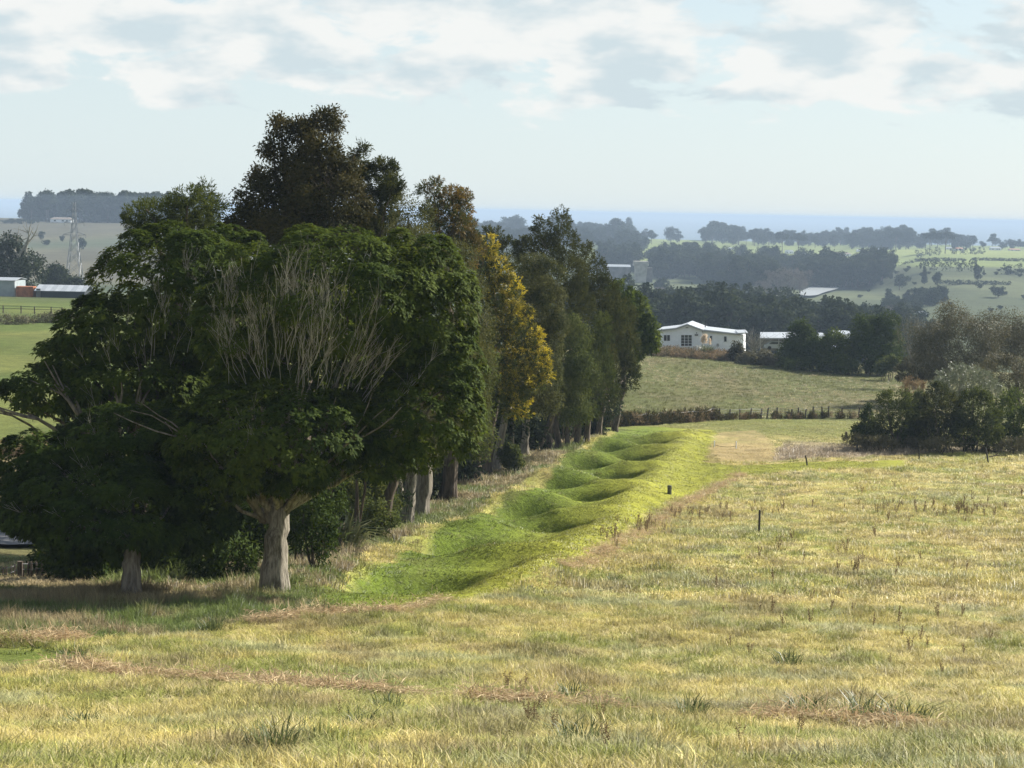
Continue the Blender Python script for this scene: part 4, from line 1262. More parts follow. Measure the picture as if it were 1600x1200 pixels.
# ------------------------------------------------------------------ bushes on the right and round the house
RB = 'bushes on the right beyond the pasture'
for i, (lab, D, lobes, mat, n, leaf, st) in enumerate([
        ('small dark upright shrub at the left end of the right hand thicket', 165, [(1355, 650, 9, 22), (1348, 672, 16, 14), (1362, 676, 18, 14)], 'leaf_broad_dark', 3500, (0.22, 0.1), 'broad'),
        ('rounded dark green bush, first large one from the sown field', 163, [(1398, 640, 28, 38), (1385, 668, 28, 24), (1412, 660, 26, 30)], 'leaf_conifer', 9000, (0.2, 0.07), 'spray'),
        ('olive bush between two darker rounded bushes', 165, [(1432, 638, 22, 30), (1440, 665, 26, 28), (1425, 680, 30, 14)], 'leaf_olive', 7000, (0.22, 0.09), 'broad'),
        ('broad dark bush over a pale split stump', 162, [(1468, 635, 28, 36), (1480, 660, 32, 28), (1455, 668, 25, 24)], 'leaf_conifer_dark', 9000, (0.22, 0.08), 'spray'),
        ('green rounded bush with yellowish top right of the stump', 160, [(1525, 640, 26, 34), (1540, 662, 28, 28), (1510, 668, 22, 24)], 'leaf_conifer', 9000, (0.2, 0.08), 'spray'),
        ('bright green bush at the right edge of the picture', 164, [(1580, 640, 34, 34), (1600, 665, 40, 30), (1565, 668, 26, 26), (1640, 650, 40, 45)], 'leaf_broad', 10000, (0.24, 0.1), 'broad'),
        ('feathery silver green shrub above the dark bushes', 186, [(1500, 592, 36, 24), (1530, 600, 30, 20), (1480, 605, 26, 18)], 'leaf_silver', 7000, (0.3, 0.06), 'spray'),
        ('pale flat topped shrub at the right behind the silver one', 200, [(1555, 575, 36, 26), (1590, 590, 36, 34), (1625, 585, 40, 40)], 'leaf_scrub', 8000, (0.25, 0.09), 'broad'),
        ('dull olive shrub at the corner of the sown field', 236, [(1440, 568, 28, 20), (1420, 578, 22, 14), (1465, 575, 24, 18)], 'leaf_scrub', 6000, (0.3, 0.12), 'broad'),
        ('brown dry brush around the foot of the dark upright shrub', 160, [(1340, 684, 22, 7), (1375, 688, 26, 7), (1420, 690, 24, 6)], 'leaf_scrub', 3500, (0.25, 0.05), 'spray'),
        ('brown dry brush along the foot of the broad dark bushes', 159, [(1470, 690, 30, 7), (1530, 690, 34, 7), (1590, 690, 34, 8)], 'leaf_scrub', 4500, (0.25, 0.05), 'spray'),
        ('bare reddish sprig bush above the first dark bush', 172, [(1418, 598, 7, 14), (1436, 602, 9, 12)], 'leaf_weed', 900, (0.25, 0.05), 'spray')]):
    shrub('bush', lab, D, [(a_[0], a_[1] + 5, a_[2] * 1.06, a_[3] * 1.12) for a_ in lobes], mat, int(n * 1.5), leaf, st, 300 + i, RB, clump=0.3, sub=16, subsize=0.36, per=10)
st = empty('stump', G(1470, 696)); tag(st, 'pale split dead stump under the broad dark bush', 'stump')
mb = MB(); b = st.location
mb.tube([b + Vector((0, 0, -.2)), b + Vector((-.12, -.1, .9)), b + Vector((-.3, -.15, 1.7))], [0.2, 0.17, 0.05], 7)
mb.build('trunk', 'bark_pale', st, True)
mb = MB(); mb.tube([b + Vector((0.05, 0, .1)), b + Vector((.22, -.1, .8)), b + Vector((.16, -.1, 1.3))], [0.13, 0.1, 0.03], 7); mb.build('split_stem', 'bark_pale', st, True)

make_tree('scrub_tree', 'large thin olive brown tree rising behind the right hand bushes', 232, [(1482, None, 8, 1482, 570), (1500, None, 6, 1510, 560)],
          [(1485, 495, 28, 26), (1500, 530, 60, 40), (1455, 535, 32, 34), (1540, 520, 36, 34), (1490, 565, 70, 30)], 'leaf_scrub', 32000, (0.22, 0.10), 'broad', 'bark_grey', 320, RB,
          clump=0.9, per=8, sub=18, limbs=3, twigs=60, fork=P(1490, 600, 232), rough=0.4)
make_tree('scrub_tree', 'leafless grey brown tree at the right edge behind the bushes', 240, [(1585, None, 8, 1588, 575)],
          [(1580, 515, 36, 34), (1610, 540, 50, 40), (1560, 555, 40, 34)], 'leaf_scrub', 20000, (0.22, 0.10), 'broad', 'bark_grey', 321, RB, clump=0.9, per=8, sub=18, limbs=3, twigs=60, fork=P(1588, 600, 240), rough=0.4)
make_tree('scrub_tree', 'grey leafless tree between the dark trees and the olive brown one', 262, [(1425, None, 6, 1425, 560)],
          [(1425, 525, 26, 34), (1440, 550, 24, 24)], 'leaf_scrub', 2500, (0.26, 0.07), 'broad', 'bark_grey', 322, RB, clump=0.9, per=8, sub=14, limbs=3, twigs=90, fork=P(1426, 575, 262), rough=0.4)
HB = 'trees and shrubs beside the white house'
for i, (lab, D, lobes, mat, n) in enumerate([
        ('tall dark tree with two rounded heads right of the pale roof', 292, [(1352, 518, 24, 28), (1385, 515, 22, 26), (1365, 550, 40, 28), (1395, 548, 20, 26)], 'leaf_broad_dark', 12000),
        ('dark rounded tree in front of the long shed roof', 294, [(1252, 522, 18, 20), (1245, 550, 30, 26), (1270, 548, 26, 24)], 'leaf_broad_dark', 10000),
        ('green bushy tree between the two dark trees', 290, [(1305, 540, 22, 22), (1315, 562, 26, 18), (1290, 562, 22, 18)], 'leaf_broad', 8000)]):
    u = lobes[0][0]
    make_tree('broadleaf_tree', lab, D, [(u, None, 6, u, 560)], lobes, mat, n, (0.42, 0.2), 'broad', 'bark_grey', 330 + i, HB, clump=0.7, sub=16, subsize=0.36, limbs=1)
for i, (lab, D, lobes, mat, n, st_) in enumerate([
        ('grey green bush by the right end of the white house', 296, [(1185, 560, 26, 14), (1170, 566, 22, 12), (1205, 565, 20, 12)], 'leaf_scrub', 6000, 'broad'),
        ('low green bush row along the far edge of the sown field', 288, [(1285, 572, 24, 9), (1325, 574, 26, 9), (1240, 570, 26, 10), (1370, 575, 22, 8)], 'leaf_broad', 6000, 'broad'),
        ('yellowish shrub under the tall dark tree', 280, [(1392, 568, 14, 12), (1380, 574, 12, 8)], 'leaf_olive', 2500, 'broad'),
        ('dark reddish shrub at the corner of the white house', 300, [(1152, 548, 9, 14), (1146, 555, 8, 9)], 'leaf_brown', 1800, 'broad')]):
    shrub('bush', lab, D, lobes, mat, n, (0.36, 0.16), st_, 340 + i, HB, clump=0.5, sub=14, subsize=0.36, per=10)
# bare tree by the house
bt = MB(); b = Vector((P(1178, 540, 304).x, 304, 0)); b.z = T(b.x, b.y)
e = empty('bare_tree', b); tag(e, 'leafless thin twigged tree between the house and the long shed', 'tree', HB)
bt.tube(limb_path(b, b + Vector((0.1, 0, 2.4)), 5, 0.04), [0.12, .11, .1, .09, .08, .07], 6); bt.build('trunk', 'bark_grey', e, True)
bt = MB()
for k in range(46):
    a = b + Vector((0.05, 0, random.uniform(1.0, 2.5))); t = a + Vector((random.gauss(0, 1.6), random.gauss(0, 1), random.uniform(1.2, 3.6)))
    pth = limb_path(a, t, 5, 0.08); bt.tube(pth, [.045, .038, .03, .022, .016, .008], 4, cap=False)
    for j in range(3):
        bt.tube(limb_path(pth[3], pth[3] + Vector((random.gauss(0, .6), random.gauss(0, .4), random.uniform(.3, 1.2))), 3, 0.08), [.02, .015, .01, .006], 3, cap=False)
bt.build('branches', 'twig', e)

# ------------------------------------------------------------------ the white house
HD = 318.0
HX = 0.106
hb = P(1096, 548, HD)
house = empty('house', (hb.x, HD, T(hb.x, HD)))
tag(house, 'white weatherboard house with low grey metal roof on the rise', 'house')
DEEP = Vector((1.5, 8.5, 0))


def hp_(u, v, dy=0.0):
    p = P(u, v, HD); p.y += dy
    return p


base_v = 556
mb = MB(); mb.prism([hp_(1030, base_v), hp_(1097, base_v), hp_(1097, 516), hp_(1073.5, 507.5), hp_(1056, 513.5), hp_(1030, 516.5)], DEEP); wall = mb.build('gable_wall', 'paint_white', house)
mb = MB(); mb.prism([hp_(1097.1, base_v, .35), hp_(1161, base_v, .35), hp_(1161, 523.5, .35), hp_(1097.1, 516.2, .35)], DEEP * 0.95); mb.build('side_wall', 'paint_white', house)


def roof_slab(name, a, b, dy0, deep, mat, th=1.4):
    """a, b in pixels on the front; ridge/eave sheet with thickness"""
    m_ = MB()
    pa, pb = hp_(a[0], a[1], dy0), hp_(b[0], b[1], dy0)
    up = Vector((0, 0, th * HD / F))
    m_.prism([pa, pb, pb + up, pa + up], deep)
    return m_.build(name, mat, house)


dd_ = Vector((1.7, 9.4, 0))
roof_slab('roof', (1026, 516.6), (1056, 513.2), -.45, dd_, 'roof_metal')
roof_slab('roof', (1055.9, 513.2), (1073.5, 507.0), -.46, dd_, 'roof_metal')
rr_ = roof_slab('roof', (1073.6, 507.0), (1098.5, 516.2), -.45, dd_, 'roof_metal')
roof_slab('roof', (1098.6, 516.0), (1156, 522.6), -.10, dd_ * 0.95, 'roof_metal')
mb = MB(); c = hp_(1107, 513, 5.5); mb.tube([c + Vector((0, 0, -.4)), c + Vector((0, 0, .55))], [0.09, 0.09], 8); mb.build('flue', 'post_dark', rr_)
mb = MB()
for (a, b2) in [((1026, 517.6), (1056, 514.2)), ((1056, 514.2), (1073.5, 508.2)), ((1073.5, 508.2), (1098.5, 517.4))]:
    pa, pb = hp_(*a, -.52), hp_(*b2, -.52); up = Vector((0, 0, .14)); mb.prism([pa, pb, pb + up, pa + up], (0, .06, 0))
pa, pb = hp_(1098.5, 517.4, -.17), hp_(1158, 524.0, -.17); mb.prism([pa, pb, pb + Vector((0, 0, .16)), pa + Vector((0, 0, .16))], (0, .07, 0))
mb.build('fascia', 'trim_grey', house)


def quad_box(u0, v0, u1, v1, dy, dep, m_):
    pa, pb = hp_(u0, v1, dy), hp_(u1, v1, dy); pc, pd = hp_(u1, v0, dy), hp_(u0, v0, dy)
    m_.prism([pa, pb, pc, pd], (0, dep, 0))


def window(u0, v0, u1, v1, dy, panes, name='window'):
    m_ = MB()
    for (a, b, c_, d_) in [(u0 - .7, v0 - .7, u1 + .7, v0), (u0 - .7, v1, u1 + .7, v1 + .8), (u0 - .7, v0, u0, v1), (u1, v0, u1 + .7, v1)]:
        quad_box(a, b, c_, d_, dy - .09, .12, m_)
    for k in range(1, panes):
        x = u0 + (u1 - u0) * k / panes; quad_box(x - .3, v0, x + .3, v1, dy - .08, .1, m_)
    w = m_.build(name, 'paint_white', house)
    for k in range(panes):
        a = u0 + (u1 - u0) * k / panes + .3; b = u0 + (u1 - u0) * (k + 1) / panes - .3
        m2 = MB(); quad_box(a, v0, b, v1, dy - .03, .03, m2); m2.build('pane', 'glass_dark', w)
    return w


window(1037, 523.5, 1047, 532.5, 0, 2)
window(1109.5, 525, 1113, 533.5, .35, 1)
window(1131.5, 525.8, 1135.8, 534, .35, 1)
dr_ = window(1064, 523.5, 1081, 540.5, 0, 3, 'french_door')
m2 = MB()
for vv in (528, 532.5, 536.5): quad_box(1064, vv - .2, 1081, vv + .2, -.085, .05, m2)
m2.build('glazing_bar', 'paint_white', dr_)
m2 = MB(); quad_box(1071.3, 511.2, 1075.5, 512.6, -.05, .06, m2); m2.build('gable_vent', 'trim_grey', house)
m2 = MB(); quad_box(1085.5, 522.5, 1090.5, 524.2, -.3, .3, m2); quad_box(1088, 519.4, 1089, 521, -.2, .2, m2); m2.build('wall_lamp', 'post_dark', house)
m2 = MB(); quad_box(1120, 537, 1123.5, 541.5, .15, .2, m2); m2.build('meter_box', 'trim_grey', house)
m2 = MB(); quad_box(1097.2, 517, 1098.0, 546, .2, .12, m2); m2.build('downpipe', 'trim_grey', house)
m2 = MB(); quad_box(1160.0, 523, 1161.2, 548, -.6, .12, m2); m2.build('porch_post', 'paint_white', house)
m2 = MB(); pa, pb = hp_(1152, 521.6, -.8), hp_(1168, 521.0, -.8); m2.prism([pa, pb, pb + Vector((0, 0, .2)), pa + Vector((0, 0, .2))], (0, 4, 0.25)); m2.build('porch_roof', 'roof_metal', house)

# long shed and car
SD = 330.0
sp_ = P(1212, 540, SD)
shed = empty('carport', (sp_.x, SD, T(sp_.x, SD)))
tag(shed, 'open sided carport with pale metal roof right of the white house', 'carport')
for k in range(6):
    u0, u1 = 1187 + k * 10.4, 1187 + (k + 1) * 10.4 - 0.15
    m2 = MB(); pa, pb = P(u0, 528.6, SD), P(u1, 528.6, SD); pc, pd = P(u1 + 1, 519.6, SD + 7), P(u0 + 1, 519.6, SD + 7)
    m2.prism([pa, pb, pc, pd], (0, 0, 0.08)); m2.build('roof_sheet', 'roof_metal', shed)
for k, u in enumerate((1188.5, 1217, 1247)):
    m2 = MB(); a = P(u, 529, SD + .3); m2.box((a.x, a.y, a.z - 1.6), (0.14, 0.14, 3.2)); m2.build('post', 'trim_grey', shed)
m2 = MB(); pa, pb = P(1189, 548, SD + 6.5), P(1247, 548, SD + 6.5); m2.prism([pa, pb, P(1247, 522, SD + 6.5), P(1189, 522, SD + 6.5)], (0, .12, 0)); m2.build('back_wall', 'concrete_dark', shed)
m2 = MB(); pa, pb = P(1187, 529.9, SD - .06), P(1249, 529.9, SD - .06); m2.prism([pa, pb, pb + Vector((0, 0, .14)), pa + Vector((0, 0, .14))], (0, .05, 0)); m2.build('fascia', 'trim_grey', shed)
cb = P(1213, 546, SD + 3); cb.z = T(cb.x, cb.y) + 0.0
zc_ = P(1213, 541, SD + 3).z - 0.55
car = empty('parked_car', (cb.x, SD + 3, zc_)); tag(car, 'pale silver car parked under the carport roof', 'car')
cp = [(-2.1, .25), (2.1, .25), (2.15, .75), (1.35, .9), (.75, 1.42), (-.9, 1.45), (-1.7, .95), (-2.12, .8)]
m2 = MB(); m2.prism([Vector((cb.x + a, SD + 2.2, zc_ + z)) for a, z in cp], (0, 1.65, 0)); m2.build('body', 'car_paint', car)
m2 = MB(); m2.prism([Vector((cb.x + a, SD + 2.17, zc_ + z)) for a, z in [(-1.5, .95), (1.15, .95), (.68, 1.36), (-.85, 1.38)]], (0, .02, 0)); m2.build('side_window', 'glass_dark', car)
for a in (-1.3, 1.3):
    for yy_ in (SD + 2.25, SD + 3.7):
        m2 = MB(); m2.tube([(cb.x + a, yy_ - .1, zc_ + .3), (cb.x + a, yy_ + .1, zc_ + .3)], [.32, .32], 14); m2.build('wheel', 'rubber', car)
for i, (u0, u1, v0, v1, lab) in enumerate([(1306, 1328, 518.5, 523, 'sliver of pale shed roof seen through the dark trees'), (1283, 1287, 522, 526, 'small white hut glimpsed between tree crowns')]):
    a, b = P(u0, v1, 360), P(u1, v1, 360)
    e = empty('farm_shed', (a.x, 360, T(a.x, 360))); tag(e, lab, 'shed')
    hgt = a.z - T(a.x, 362) + 0.4
    m2 = MB(); m2.prism([a - Vector((0, 0, hgt)), b - Vector((0, 0, hgt)), b, a], (0, 5, 0)); m2.build('wall', 'paint_white', e)
    m2 = MB(); up = P(u0, v0, 360).z - a.z; m2.prism([a + Vector((-.2, -.3, .02)), b + Vector((.2, -.3, .02)), b + Vector((.2, 2.5, up)), a + Vector((-.2, 2.5, up))], (0, .05, .1)); m2.build('roof', 'roof_metal', e)

# pampas and brown weeds in front of the house
pg = Vector((P(1104, 545, 306).x, 306, 0)); pg.z = T(pg.x, pg.y)
e = empty('pampas_grass', pg); tag(e, 'pampas grass clump with cream plumes at the house corner', 'plant')
v_, f_, va_ = tuft(420, 2.3, 0.7, 0.06, 0.75, 401); link(bpy.data.objects.new('leaves', np_mesh('leaves', v_ + np.array(pg), f_, 'leaf_flax', va_)), e)
for k in range(7):
    q = np.random.default_rng(410 + k); n = 160
    t0 = np.array(pg) + np.array([q.normal(-.1, .5), q.normal(0, .3), 2.0 + q.uniform(0, .7)])
    t = q.random(n); bb = t0 + np.stack([q.normal(0, .09, n), q.normal(0, .09, n), t * 0.95], 1)
    d = unit(np.stack([q.normal(0, .6, n), q.normal(0, .6, n), np.ones(n)], 1))
    v_, f_ = leaf_quads(bb, d, unit(np.cross(d, q.normal(0, 1, (n, 3)))), q.uniform(.15, .35, n), np.full(n, .07), np.zeros(n))
    link(bpy.data.objects.new('plume', np_mesh('plume', v_, f_, 'plume', np.repeat(q.random(n), 4))), e)


def scrub_proto(seed, mat, n=260, leaf=(0.22, 0.05), r=(0.5, 0.5, 0.45)):
    v, f, va = foliage([(0, 0, r[2] * 0.7, *r)], n, leaf, 'spray', seed, per=8, clump=0.3, sub=8)
    return np_mesh('scrub', v, f, mat, va)


gc_weed = proto_collection('weed_clump', [scrub_proto(s, 'leaf_weed') for s in range(3)] + [scrub_proto(5 + s, 'leaf_scrub') for s in range(2)])
q = np.random.default_rng(21)
wx = q.uniform(P(1010, 550, 304).x, P(1165, 550, 304).x, 420); wy = q.uniform(299, 312, 420)
o = scatter('dry_weeds', np.stack([wx, wy, terrain(wx, wy)], 1), np.stack([0 * wx, 0 * wx, q.uniform(0, 6.28, 420)], 1), np.repeat(q.uniform(0.6, 1.5, (420, 1)), 3, 1), q.choice(5, 420, p=[.27, .27, .26, .1, .1]), gc_weed)
o['label'] = 'reddish brown dry weeds along the front of the house'
# stubble flecks over the sown field
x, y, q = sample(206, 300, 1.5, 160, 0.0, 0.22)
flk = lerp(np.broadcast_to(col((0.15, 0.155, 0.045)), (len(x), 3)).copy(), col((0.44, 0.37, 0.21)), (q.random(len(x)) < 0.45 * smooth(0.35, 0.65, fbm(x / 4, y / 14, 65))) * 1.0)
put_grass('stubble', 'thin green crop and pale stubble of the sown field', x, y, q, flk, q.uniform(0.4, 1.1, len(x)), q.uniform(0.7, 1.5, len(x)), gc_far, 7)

# ------------------------------------------------------------------ fences and posts
fline = [(915, 668), (1000, 664), (1060, 661), (1120, 656), (1200, 654), (1344, 653)]


def fl(u):
    return float(np.interp(u, [p[0] for p in fline], [p[1] for p in fline]))


fe = empty('farm_fence', G(1120, fl(1120))); tag(fe, 'old post and wire fence overgrown with brown brush below the sown field', 'fence')
us = list(np.arange(918, 1120, 10.3)) + [1124, 1140, 1156, 1172, 1189, 1198, 1213, 1236, 1247, 1258, 1270, 1285, 1294, 1316, 1341]
tops = []
for u in us:
    g = G(u, fl(u)); h = random.uniform(1.0, 1.3)
    lean = Vector((random.gauss(0, .09), random.gauss(0, .05), 0))
    m2 = MB(); m2.tube([g - Vector((0, 0, .3)), g + Vector((0, 0, h * .5)) + lean * .5, g + Vector((0, 0, h)) + lean], [.085, .08, .075], 7)
    m2.build('post', 'wood_weathered', fe); tops.append(g + lean + Vector((0, 0, h)))
for dz in (.08, .35, .62):
    m2 = MB(); m2.tube([t - Vector((0, .09, dz)) for t in tops], [.012] * len(tops), 4); m2.build('wire', 'galvanised', fe)
gp = []
q = np.random.default_rng(33)
for k in range(520):
    u = q.uniform(914, 1118) if q.random() < .72 else q.choice([1130, 1145, 1165, 1180, 1215, 1235, 1250, 1270, 1290, 1312, 1330]) + q.normal(0, 4)
    g = G(u, fl(u) + q.normal(0, .5)); gp.append((g.x, g.y + q.normal(0, .25), g.z, 1.0 if u < 1118 else 0.6))
gp = np.array(gp)
s_ = q.uniform(0.5, 1.15, len(gp)) * gp[:, 3]
gc_brush = proto_collection('fence_brush', [scrub_proto(40 + s, 'leaf_brown', 240, (0.24, 0.05)) for s in range(3)] + [scrub_proto(50, 'leaf_weed', 240)])
o = scatter('fence_growth', gp[:, :3], np.stack([0 * s_, 0 * s_, q.uniform(0, 6.28, len(gp))], 1), np.stack([s_, s_ * .8, s_ * 1.3], 1), q.integers(0, 4, len(gp)), gc_brush)
o['label'] = 'tangled brown brush growing through the old fence'


def stake(name, label, u, vb, vt, w, mat, cat='post', group=None, du=0, sides=4):
    g = G(u, vb); s = g.y / F
    h = (vb - vt) * s
    m_ = MB(); top = g + Vector((du * s, 0, h))
    m_.tube([g - Vector((0, 0, .25)), g.lerp(top, .5), top], [w, w, w], sides)
    m_.tube([top - Vector((0, 0, .02)), top + Vector((0, 0, .03))], [w * 1.15, w * .8], sides)
    return tag(m_.build(name, mat), label, cat, group)


stake('fence_stake', 'black upright stake standing alone in the pale pasture', 1186, 832, 797, .055, 'post_dark', group='thin stakes in the pasture')
stake('fence_stake', 'dark stake leaning left beside the mown track', 1262, 727, 712, .06, 'post_dark', group='thin stakes in the pasture', du=-4)
stake('fence_stake', 'upright dark stake in front of the right hand bushes', 1436, 719, 697, .055, 'post_dark', group='thin stakes in the pasture')
stake('fence_stake', 'dark stake tilting left at the right by a fallen branch', 1545, 723, 700, .06, 'post_dark', group='thin stakes in the pasture', du=-6)
stake('wooden_post', 'short weathered post at the left end of the right hand bushes', 1322, 687, 675, .10, 'wood_weathered', sides=8)
stake('white_peg', 'white peg on the mown strip, left one of two', 1116, 699, 689, .055, 'paint_white', 'peg', 'pair of white pegs')
stake('white_peg', 'white peg beside the tan hay patch, right one of two', 1150, 701, 690, .055, 'paint_white', 'peg', 'pair of white pegs')
a, b = G(1116, 699), G(1150, 701)
m2 = MB(); m2.tube([a.lerp(b, t) + Vector((0, 0, .22 - .12 * math.sin(math.pi * t))) for t in np.linspace(0, 1, 9)], [.018] * 9, 5); tag(m2.build('rope', 'rope'), 'dark sagging rope between the two white pegs', 'rope')
g = G(1046, 772)
m2 = MB(); h = 14 * g.y / F; w = .135
m2.tube([g - Vector((0, 0, .2)), g + Vector((0, 0, h * .5)), g + Vector((0, 0, h * .93)), g + Vector((0, 0, h))], [w * 1.05, w, w, w * .7], 9)
tag(m2.build('marker_post', 'stone_grey'), 'short grey stone marker post on the mown crest', 'post')
g = G(1555, 716); m2 = MB()
m2.tube([g + Vector((-.5, 0, .1)), g + Vector((0, 0, .22)), g + Vector((.5, 0, .75))], [.05, .05, .02], 6); m2.tube([g + Vector((0, 0, .22)), g + Vector((.5, .1, .2)), g + Vector((1.0, .1, .28))], [.04, .03, .015], 5)
tag(m2.build('fallen_branch', 'wood_weathered'), 'fallen dead branch beside the tilting stake', 'branch')
# roadside fence at the lower left
rf = empty('roadside_fence', G(31, 902)); tag(rf, 'low roadside fence of thin battens and one stout post at lower left', 'fence')
tp = []
for (u, vt, vb, w) in [(-14, 893, 901, .035), (-5, 892, 900, .035), (5, 890, 900, .035), (10, 889, 900, .035), (18, 887, 902, .035), (23, 885, 900, .035), (31, 881, 903, .095), (36, 882, 902, .04), (44, 882, 901, .04), (49, 882, 901, .04), (57, 882, 901, .04), (66, 880, 901, .04)]:
    gx_ = G(u, vb); top = P(u, vt - 4, gx_.y); gx_.z -= .2; m2 = MB(); m2.tube([gx_, top], [w, w], 7 if w > .05 else 4); m2.build('post' if w > .05 else 'batten', 'wood_weathered', rf); tp.append(top)
for dz in (.06, .25):
    m2 = MB(); m2.tube([t - Vector((0, .05, dz)) for t in tp], [.008] * len(tp), 4); m2.build('wire', 'galvanised', rf)
# paddock fence on the left
pf = empty('paddock_fence', G(33, 490)); tag(pf, 'thin dark paddock fence across the left green field', 'fence'); tp = []
for u, v in [(-20, 488), (5, 489), (33, 489.5), (54, 490.5), (80, 491), (97, 492)]:
    g = G(u, v); m2 = MB(); m2.tube([g - Vector((0, 0, .3)), g + Vector((0, 0, 1.15))], [.1, .09], 7); m2.build('post', 'wood_weathered', pf); tp.append(g + Vector((0, 0, 1.1)))
for dz in (0, .4):
    m2 = MB(); m2.tube([t - Vector((0, .1, dz)) for t in tp], [.03] * len(tp), 4); m2.build('wire', 'post_dark', pf)

# ------------------------------------------------------------------ left middle distance: hedge, sheds, trees, pylon
shrub('hedge', 'brown untrimmed hedge crossing the left paddocks', 262, [(10, 500, 40, 9), (60, 500, 36, 9), (95, 497, 26, 11), (120, 496, 24, 9), (-30, 502, 30, 9)], 'leaf_scrub', 8000, (0.3, 0.1), 'broad', 500, None, cat='hedge', clump=0.5, sub=12)
shrub('dry_bush', 'brown dry brush beside the road left of the trees', 118, [(20, 712, 40, 22), (55, 705, 22, 20), (-20, 720, 30, 20)], 'leaf_weed', 6000, (0.22, 0.05), 'spray', 501, None, clump=0.4, sub=14)
LD = 402.0


def gnd(u, D):
    p = P(u, 460, D); p.z = T(p.x, D); return p


def block(name, label, cat, u0, u1, v_eave, D, depth, wallmat, roofmat, rise, n_sheets=6, over=.3):
    a, b = gnd(u0, D), gnd(u1, D)
    zb = min(a.z, b.z) - .4; ze = P((u0 + u1) / 2, v_eave, D).z
    e_ = empty(name, ((a.x + b.x) / 2, D, zb + .4)); tag(e_, label, cat)
    m_ = MB(); m_.box(((a.x + b.x) / 2, D + depth / 2, (zb + ze) / 2), (b.x - a.x, depth, ze - zb)); m_.build('wall', wallmat, e_)
    w_ = (b.x - a.x + 2 * over) / n_sheets
    for k in range(n_sheets):
        x0 = a.x - over + k * w_
        for s in (0, 1):
            m_ = MB()
            y0, y1 = (D - over, D + depth / 2) if s == 0 else (D + depth / 2, D + depth + over)
            z0, z1 = (ze + .03, ze + rise) if s == 0 else (ze + rise, ze + .03)
            m_.prism([(x0, y0, z0), (x0 + w_ - .03, y0, z0), (x0 + w_ - .03, y1, z1), (x0, y1, z1)], (0, 0, .08)); m_.build('roof_sheet', roofmat[k % len(roofmat)], e_)
    return e_


sh = block('farm_shed', 'long black shed with striped pale metal roof', 'shed', 56, 132, 455.5, LD, 8, 'shed_dark', ['roof_metal', 'roof_metal_grey'], 1.15, 10)
m_ = MB(); a = gnd(60, LD); m_.box((a.x, LD - .05, a.z + .9), (.9, .08, 1.9)); m_.build('door', 'concrete_dark', sh)
block('farm_shed', 'tall pale grey metal shed at the left edge', 'shed', -30, 23, 438.5, LD + 3, 9, 'shed_grey', ['roof_metal_grey'], .5, 5)
cn = block('shipping_container', 'rusty orange container between grey shed and black shed', 'container', 25, 52, 448.5, LD + 2, 2.6, 'rust_orange', ['rust_orange'], .02, 3, .02)
a, b = gnd(25, LD + 2), gnd(52, LD + 2); zt_ = P(38, 448.5, LD + 2).z
for k in range(9):
    m_ = MB(); xx = a.x + (b.x - a.x) * (k + .5) / 9; m_.box((xx, LD + 1.96, (a.z + zt_) / 2), (.14, .08, zt_ - a.z - .1)); m_.build('rib', 'rust_orange', cn)
FT = 'trees by the left sheds'
make_tree('broadleaf_tree', 'dark tree with dead bare limbs at the left edge behind the grey shed', 440, [(10, None, 8, 14, 430)],
          [(10, 405, 38, 28), (45, 425, 26, 22), (-20, 420, 30, 40), (60, 410, 10, 9), (15, 380, 16, 14)], 'leaf_far', 9000, (0.75, 0.4), 'broad', 'bark_grey', 510, FT, clump=1.2, sub=14, limbs=2, twigs=0)
t_ = [o for o in C.objects if o.get('label', '').startswith('dark tree with dead bare')][0]
m_ = MB()
for (u0, v0, u1, v1) in [(20, 420, 30, 352), (24, 410, 52, 355), (32, 395, 60, 350), (28, 400, 10, 360), (40, 395, 50, 345), (10, 420, 24, 437), (0, 405, 22, 436)]:
    pth = limb_path(P(u0, v0, 438), P(u1, v1, 437), 5, .07); m_.tube(pth, [.32, .26, .2, .16, .1, .04], 5, cap=False)
    for k in range(3):
        m_.tube(limb_path(pth[3], pth[3] + Vector((random.gauss(0, 1.8), 0, random.uniform(.5, 3))), 3, .1), [.1, .08, .05, .03], 4, cap=False)
m_.build('dead_limbs', 'twig', t_)
make_tree('broadleaf_tree', 'hazy dark tree behind the black shed', 520, [(88, None, 6, 88, 440)], [(88, 428, 15, 13), (80, 440, 14, 10), (102, 440, 13, 10), (118, 444, 14, 8)], 'leaf_far', 5000, (0.8, 0.45), 'broad', 'bark_grey', 511, FT, clump=1.2, sub=12, limbs=1)

# pylon
PD = 900.0
top = P(116, 316, PD); gb = Vector((top.x, PD, T(top.x, PD)))
py = empty('pylon', gb); tag(py, 'steel lattice power pylon standing before the grey hill', 'pylon')
H = top.z - gb.z


def pw(t): return 3.6 * (1 - t) ** 1.5 + 0.55


lv = [0, .16, .30, .43, .54, .64, .73, .81, .88, .94, 1.0]
for sx, sy in ((-1, -1), (1, -1), (1, 1), (-1, 1)):
    m_ = MB(); m_.tube([gb + Vector((sx * pw(t), sy * pw(t), H * t)) for t in lv], [.17] * len(lv), 4); m_.build('leg', 'galvanised', py)
for i in range(len(lv) - 1):
    t0, t1 = lv[i], lv[i + 1]; w0, w1 = pw(t0), pw(t1)
    m_ = MB()
    cs = [(-1, -1), (1, -1), (1, 1), (-1, 1)]
    for k in range(4):
        a, b = cs[k], cs[(k + 1) % 4]
        m_.bar(gb + Vector((a[0] * w0, a[1] * w0, H * t0)), gb + Vector((b[0] * w1, b[1] * w1, H * t1)), .10); m_.bar(gb + Vector((b[0] * w0, b[1] * w0, H * t0)), gb + Vector((a[0] * w1, a[1] * w1, H * t1)), .10)
    m_.build('brace', 'galvanised', py)
